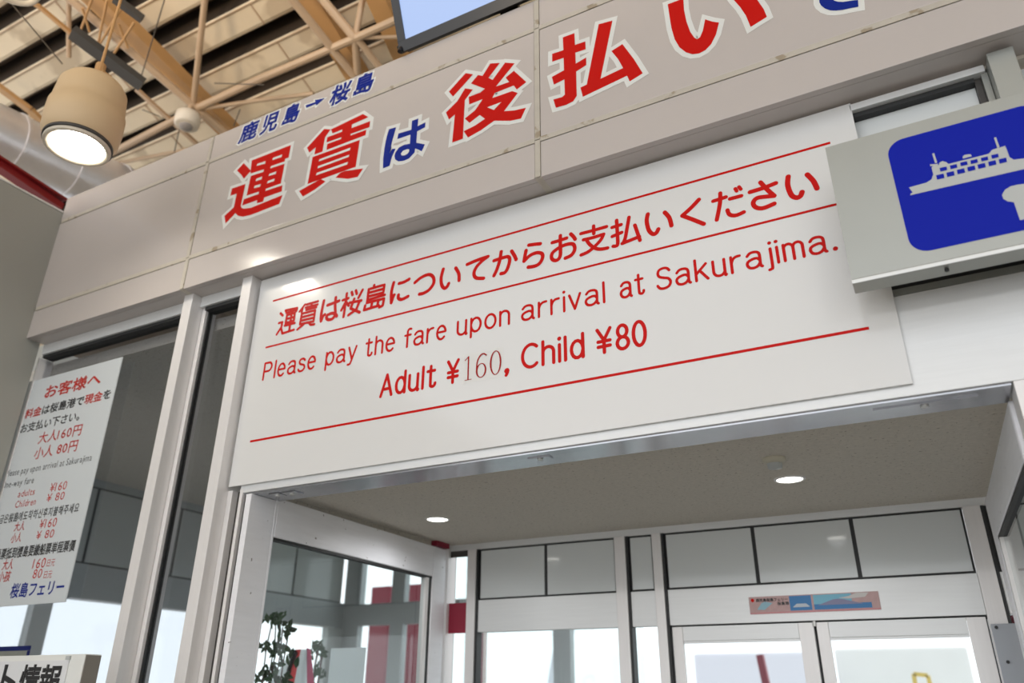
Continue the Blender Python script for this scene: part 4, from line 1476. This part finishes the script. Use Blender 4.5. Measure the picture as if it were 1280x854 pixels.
for k, (x, y) in enumerate([(285, 405), (337, 392), (390, 378), (443, 364), (495, 351), (549, 337), (603, 324)]):
    F.poly(tr(Q, [(x, y), (x + 38, y - 9), (x + 43, y + 13), (x + 5, y + 22)], SY))
for k, (x, y) in enumerate([(303, 368), (355, 356), (407, 341), (459, 330), (512, 317), (565, 303)]):
    F.poly(tr(Q, [(x, y), (x + 35, y - 8), (x + 39, y + 10), (x + 4, y + 18)], SY))
F.done('ferry_window', MT['signblue'], fs, kind='stuff')
F = Flat(SY - 0.0012)
half = tr(Q, [(712, 633), (680, 541), (648, 537), (628, 525), (620, 505), (635, 478), (665, 460), (700, 452), (732, 448)], SY)
mx_ = 0.436
P = half + [(2 * mx_ - a, b) for a, b in half[::-1]]
F.poly(P)
F.done('bollard_symbol', MT['symbol'], fs)

# ------------------------------------------------------------------ left notice on the window
np_ = empty('window_notice', (-4.26, 0.03, 2.06), 'white multilingual fare notice with red and black text on the left window', 'notice')
NY = 0.004
B('notice_sheet', -4.708, -3.838, NY, NY + 0.006, 2.060, 3.379, MT['poster'], np_, 0.001)
C0 = (0, 440, 5.335)
C1 = (0, 590, 5.335)


def nline(s, crop, a, b, h, m_, dup=None, lift=0.0, r=0.0):
    (x0, z0), (x1, z1) = tr(crop, [a, b], NY)
    F = Flat(NY - 0.0006)
    put_text(F, s, x0, x1, (z0 + z1) / 2 + 0.10 * h, h, 0.0, r, 'bold' if r else 'fill')
    F.done('lettering', MT[m_], np_, kind='stuff')


nline('お客様へ', C0, (285, 312), (668, 225), 0.088, 'red2', r=0.0022)
(xa, za), (xb, zb_) = tr(C0, [(163, 440), (737, 318)], NY)
adv = (xb - xa) / 10
for s, i0, mm in (('料金', 0, 'red2'), ('は桜島港で', 2, 'ink'), ('現金', 7, 'red2'), ('を', 9, 'ink')):
    F = Flat(NY - 0.0006)
    put_text(F, s, xa + i0 * adv, xa + (i0 + len(s)) * adv, (za + zb_) / 2 + 0.006, 0.062, 0, 0.0016, 'bold')
    F.done('lettering', MT[mm], np_)
nline('お支払い下さい。', C0, (128, 542), (560, 455), 0.062, 'ink', r=0.0012)
nline('大人160円', C0, (248, 615), (540, 560), 0.075, 'red2', r=0.0008)
nline('小人 80円', C0, (220, 718), (512, 665), 0.075, 'red2', r=0.0008)
nline('Please pay upon arrival at Sakurajima', C0, (38, 832), (608, 740), 0.055, 'ink')
nline('One-way fare', C1, (8, 115), (222, 85), 0.055, 'ink')
nline('adults', C1, (115, 175), (230, 160), 0.055, 'red2')
nline('¥160', C1, (325, 142), (442, 125), 0.068, 'red2')
nline('Children', C1, (95, 248), (237, 225), 0.055, 'red2')
nline('¥ 80', C1, (303, 208), (427, 192), 0.062, 'red2')
nline('요금은桜島에도착하신후지불해주세요', C1, (-40, 345), (522, 280), 0.055, 'ink', r=0.0008)
nline('大人', C1, (88, 402), (160, 388), 0.055, 'red2', r=0.0008)
nline('¥160', C1, (255, 388), (374, 372), 0.068, 'red2')
nline('小人', C1, (66, 478), (137, 465), 0.055, 'red2', r=0.0008)
nline('¥ 80', C1, (233, 458), (357, 445), 0.062, 'red2')
nline('乗票抵到櫻島要繳船票単程票價', C1, (-38, 590), (494, 530), 0.062, 'ink', r=0.0012)
nline('大人', C1, (8, 660), (82, 648), 0.060, 'red2', r=0.0008)
nline('160', C1, (208, 658), (300, 645), 0.072, 'red2')
nline('日元', C1, (303, 635), (362, 630), 0.042, 'red2')
nline('小孩', C1, (-22, 742), (62, 730), 0.060, 'red2', r=0.0008)
nline('80', C1, (210, 722), (277, 713), 0.066, 'red2')
nline('日元', C1, (282, 715), (342, 708), 0.042, 'red2')
nline('桜島フェリー', C1, (57, 855), (425, 805), 0.078, 'blue', r=0.0016)

# ------------------------------------------------------------------ standing information sign, bottom left
IY = -0.50
ix1 = atY(102, 836, IY).x
zt = (atY(0, 820, IY).z + atY(102, 818, IY).z) / 2
si = empty('information_sign', (ix1 - 0.5, IY, 0), 'white boxed sign with bold black Japanese characters at the bottom left corner', 'sign')
B('sign_box', ix1 - 1.05, ix1, IY + 0.004, IY + 0.07, zt - 0.42, zt, MT['white_film'], si, 0.002)
fx1 = atY(83, 840, IY).x
B('sign_face', ix1 - 1.0, fx1, IY, IY + 0.0035, zt - 0.40, zt - 0.020, mat('face_white', (0.70, 0.71, 0.72), 0.3), si, 0.001)
B('face_clip', fx1 - 0.02, fx1 + 0.004, IY - 0.003, IY + 0.0035, zt - 0.019, zt - 0.006, MT['symbol'], si)
B('side_cap', ix1 + 0.0005, ix1 + 0.004, IY + 0.006, IY + 0.068, zt - 0.41, zt - 0.004, mat('brown_side', (0.22, 0.20, 0.17), 0.5), si)
B('sign_leg', ix1 - 0.95, ix1 - 0.91, IY + 0.02, IY + 0.055, 0, zt - 0.42, MT['alu'], si)
B('sign_leg', ix1 - 0.15, ix1 - 0.11, IY + 0.02, IY + 0.055, 0, zt - 0.42, MT['alu'], si)
B('sign_foot', ix1 - 1.0, ix1 - 0.05, IY - 0.1, IY + 0.18, 0, 0.03, MT['alu'], si)
F = Flat(IY - 0.0006)
for ch, a, b in (('ト', 5, 22), ('情', 28, 51), ('報', 53, 77.5)):
    x0, x1 = atY(a, 840, IY).x, atY(b, 840, IY).x
    z1 = atY((a + b) / 2, 832, IY).z
    hh = 0.115
    put_glyph(F, ch, x0, x1, z1 - hh, z1, 0.0, 0.0035, 'bold')
F.done('lettering', MT['ink'], si)

# blue-edged notice behind the pane
bx1 = atY(38, 812, 0.06).x
zt2 = atY(20, 808, 0.06).z
bn2 = empty('framed_notice', (bx1 - 0.2, 0.06, zt2 - 0.2), 'small cream notice with thick blue border, below the fare notice', 'notice')
B('notice_paper', bx1 - 0.42, bx1 - 0.012, 0.056, 0.060, zt2 - 0.40, zt2 - 0.02, mat('cream_paper', (0.62, 0.62, 0.50), 0.5), bn2)
for (x0, x1, z0, z1) in ((bx1 - 0.44, bx1, zt2 - 0.022, zt2), (bx1 - 0.014, bx1, zt2 - 0.42, zt2 - 0.023), (bx1 - 0.44, bx1 - 0.015, zt2 - 0.42, zt2 - 0.401)):
    B('notice_border', x0, x1, 0.0545, 0.0608, z0, z1, MT['blue'], bn2)

# ------------------------------------------------------------------ picture strip above the far doors
tb = empty('picture_strip', (-0.59, FW - 0.004, 2.085), 'narrow pink and blue picture strip with ferry and volcano above far doors', 'sticker')
x0, x1, z0, z1 = -0.903, -0.284, 2.042, 2.126
B('strip_sheet', x0, x1, FW - 0.006, FW - 0.0035, z0, z1, mat('pink_paper', (0.46, 0.30, 0.29), 0.5, noise=0.15, nscale=40), tb)
L_ = x1 - x0


def sx(u, v):
    return (x0 + u * L_, z0 + v * (z1 - z0))


F = Flat(FW - 0.0068)
F.poly([sx(0.325, .12), sx(0.495, .12), sx(0.495, .95), sx(0.325, .95)])
F.poly([sx(0.512, .12), sx(0.94, .12), sx(0.94, .42), sx(0.512, .42)])
F.done('blue_picture', mat('picture_blue', (0.03, 0.17, 0.40), 0.5), tb)
F = Flat(FW - 0.0070)
F.poly([sx(0.512, .42), sx(0.80, .42), sx(0.80, .95), sx(0.512, .95)])
F.done('sky_picture', mat('picture_sky', (0.16, 0.42, 0.55), 0.5), tb)
F = Flat(FW - 0.0070)
F.poly([sx(.06, .25), sx(.10, .62), sx(.13, .70), sx(.19, .60), sx(.12, .22)])
F.done('tram_picture', mat('picture_pale_blue', (0.25, 0.42, 0.50), 0.5), tb)
F = Flat(FW - 0.0075)
F.poly([sx(0.54, .36), sx(0.66, .66), sx(0.70, .68), sx(0.74, .64), sx(0.88, .36)])
F.done('volcano_picture', mat('picture_violet', (0.20, 0.20, 0.32), 0.5), tb)
F = Flat(FW - 0.0080)
F.poly([sx(0.70, .72), sx(0.78, .80), sx(0.84, .97), sx(0.93, .95), sx(0.90, .72), sx(0.78, .66)])
F.done('cloud_picture', mat('picture_cloud', (0.55, 0.52, 0.50), 0.5), tb)
F = Flat(FW - 0.0080)
F.poly([sx(0.345, .30), sx(0.365, .42), sx(0.38, .50), sx(0.45, .50), sx(0.465, .42), sx(0.48, .30)])
F.done('ferry_picture', mat('picture_white', (0.45, 0.50, 0.55), 0.5), tb)
F = Flat(FW - 0.0068)
F.disc(sx(0.03, .80), 0.009, 14)
F.done('red_mark', MT['red'], tb)
F = Flat(FW - 0.0068)
put_text(F, '鹿児島桜島フェリー', x0 + 0.035, x0 + 0.195, z0 + 0.060, 0.017, 0, 0.0006, 'bold')
put_text(F, '桜島港', x0 + 0.14, x0 + 0.198, z0 + 0.040, 0.017, 0, 0.0006, 'bold')
F.done('lettering', MT['ink'], tb)
F = Flat(FW - 0.0065)
F.poly([sx(0, 0), sx(1, 0), sx(1, .08), sx(0, .08)])
F.done('pink_edge', mat('picture_pink', (0.55, 0.22, 0.24), 0.5), tb)
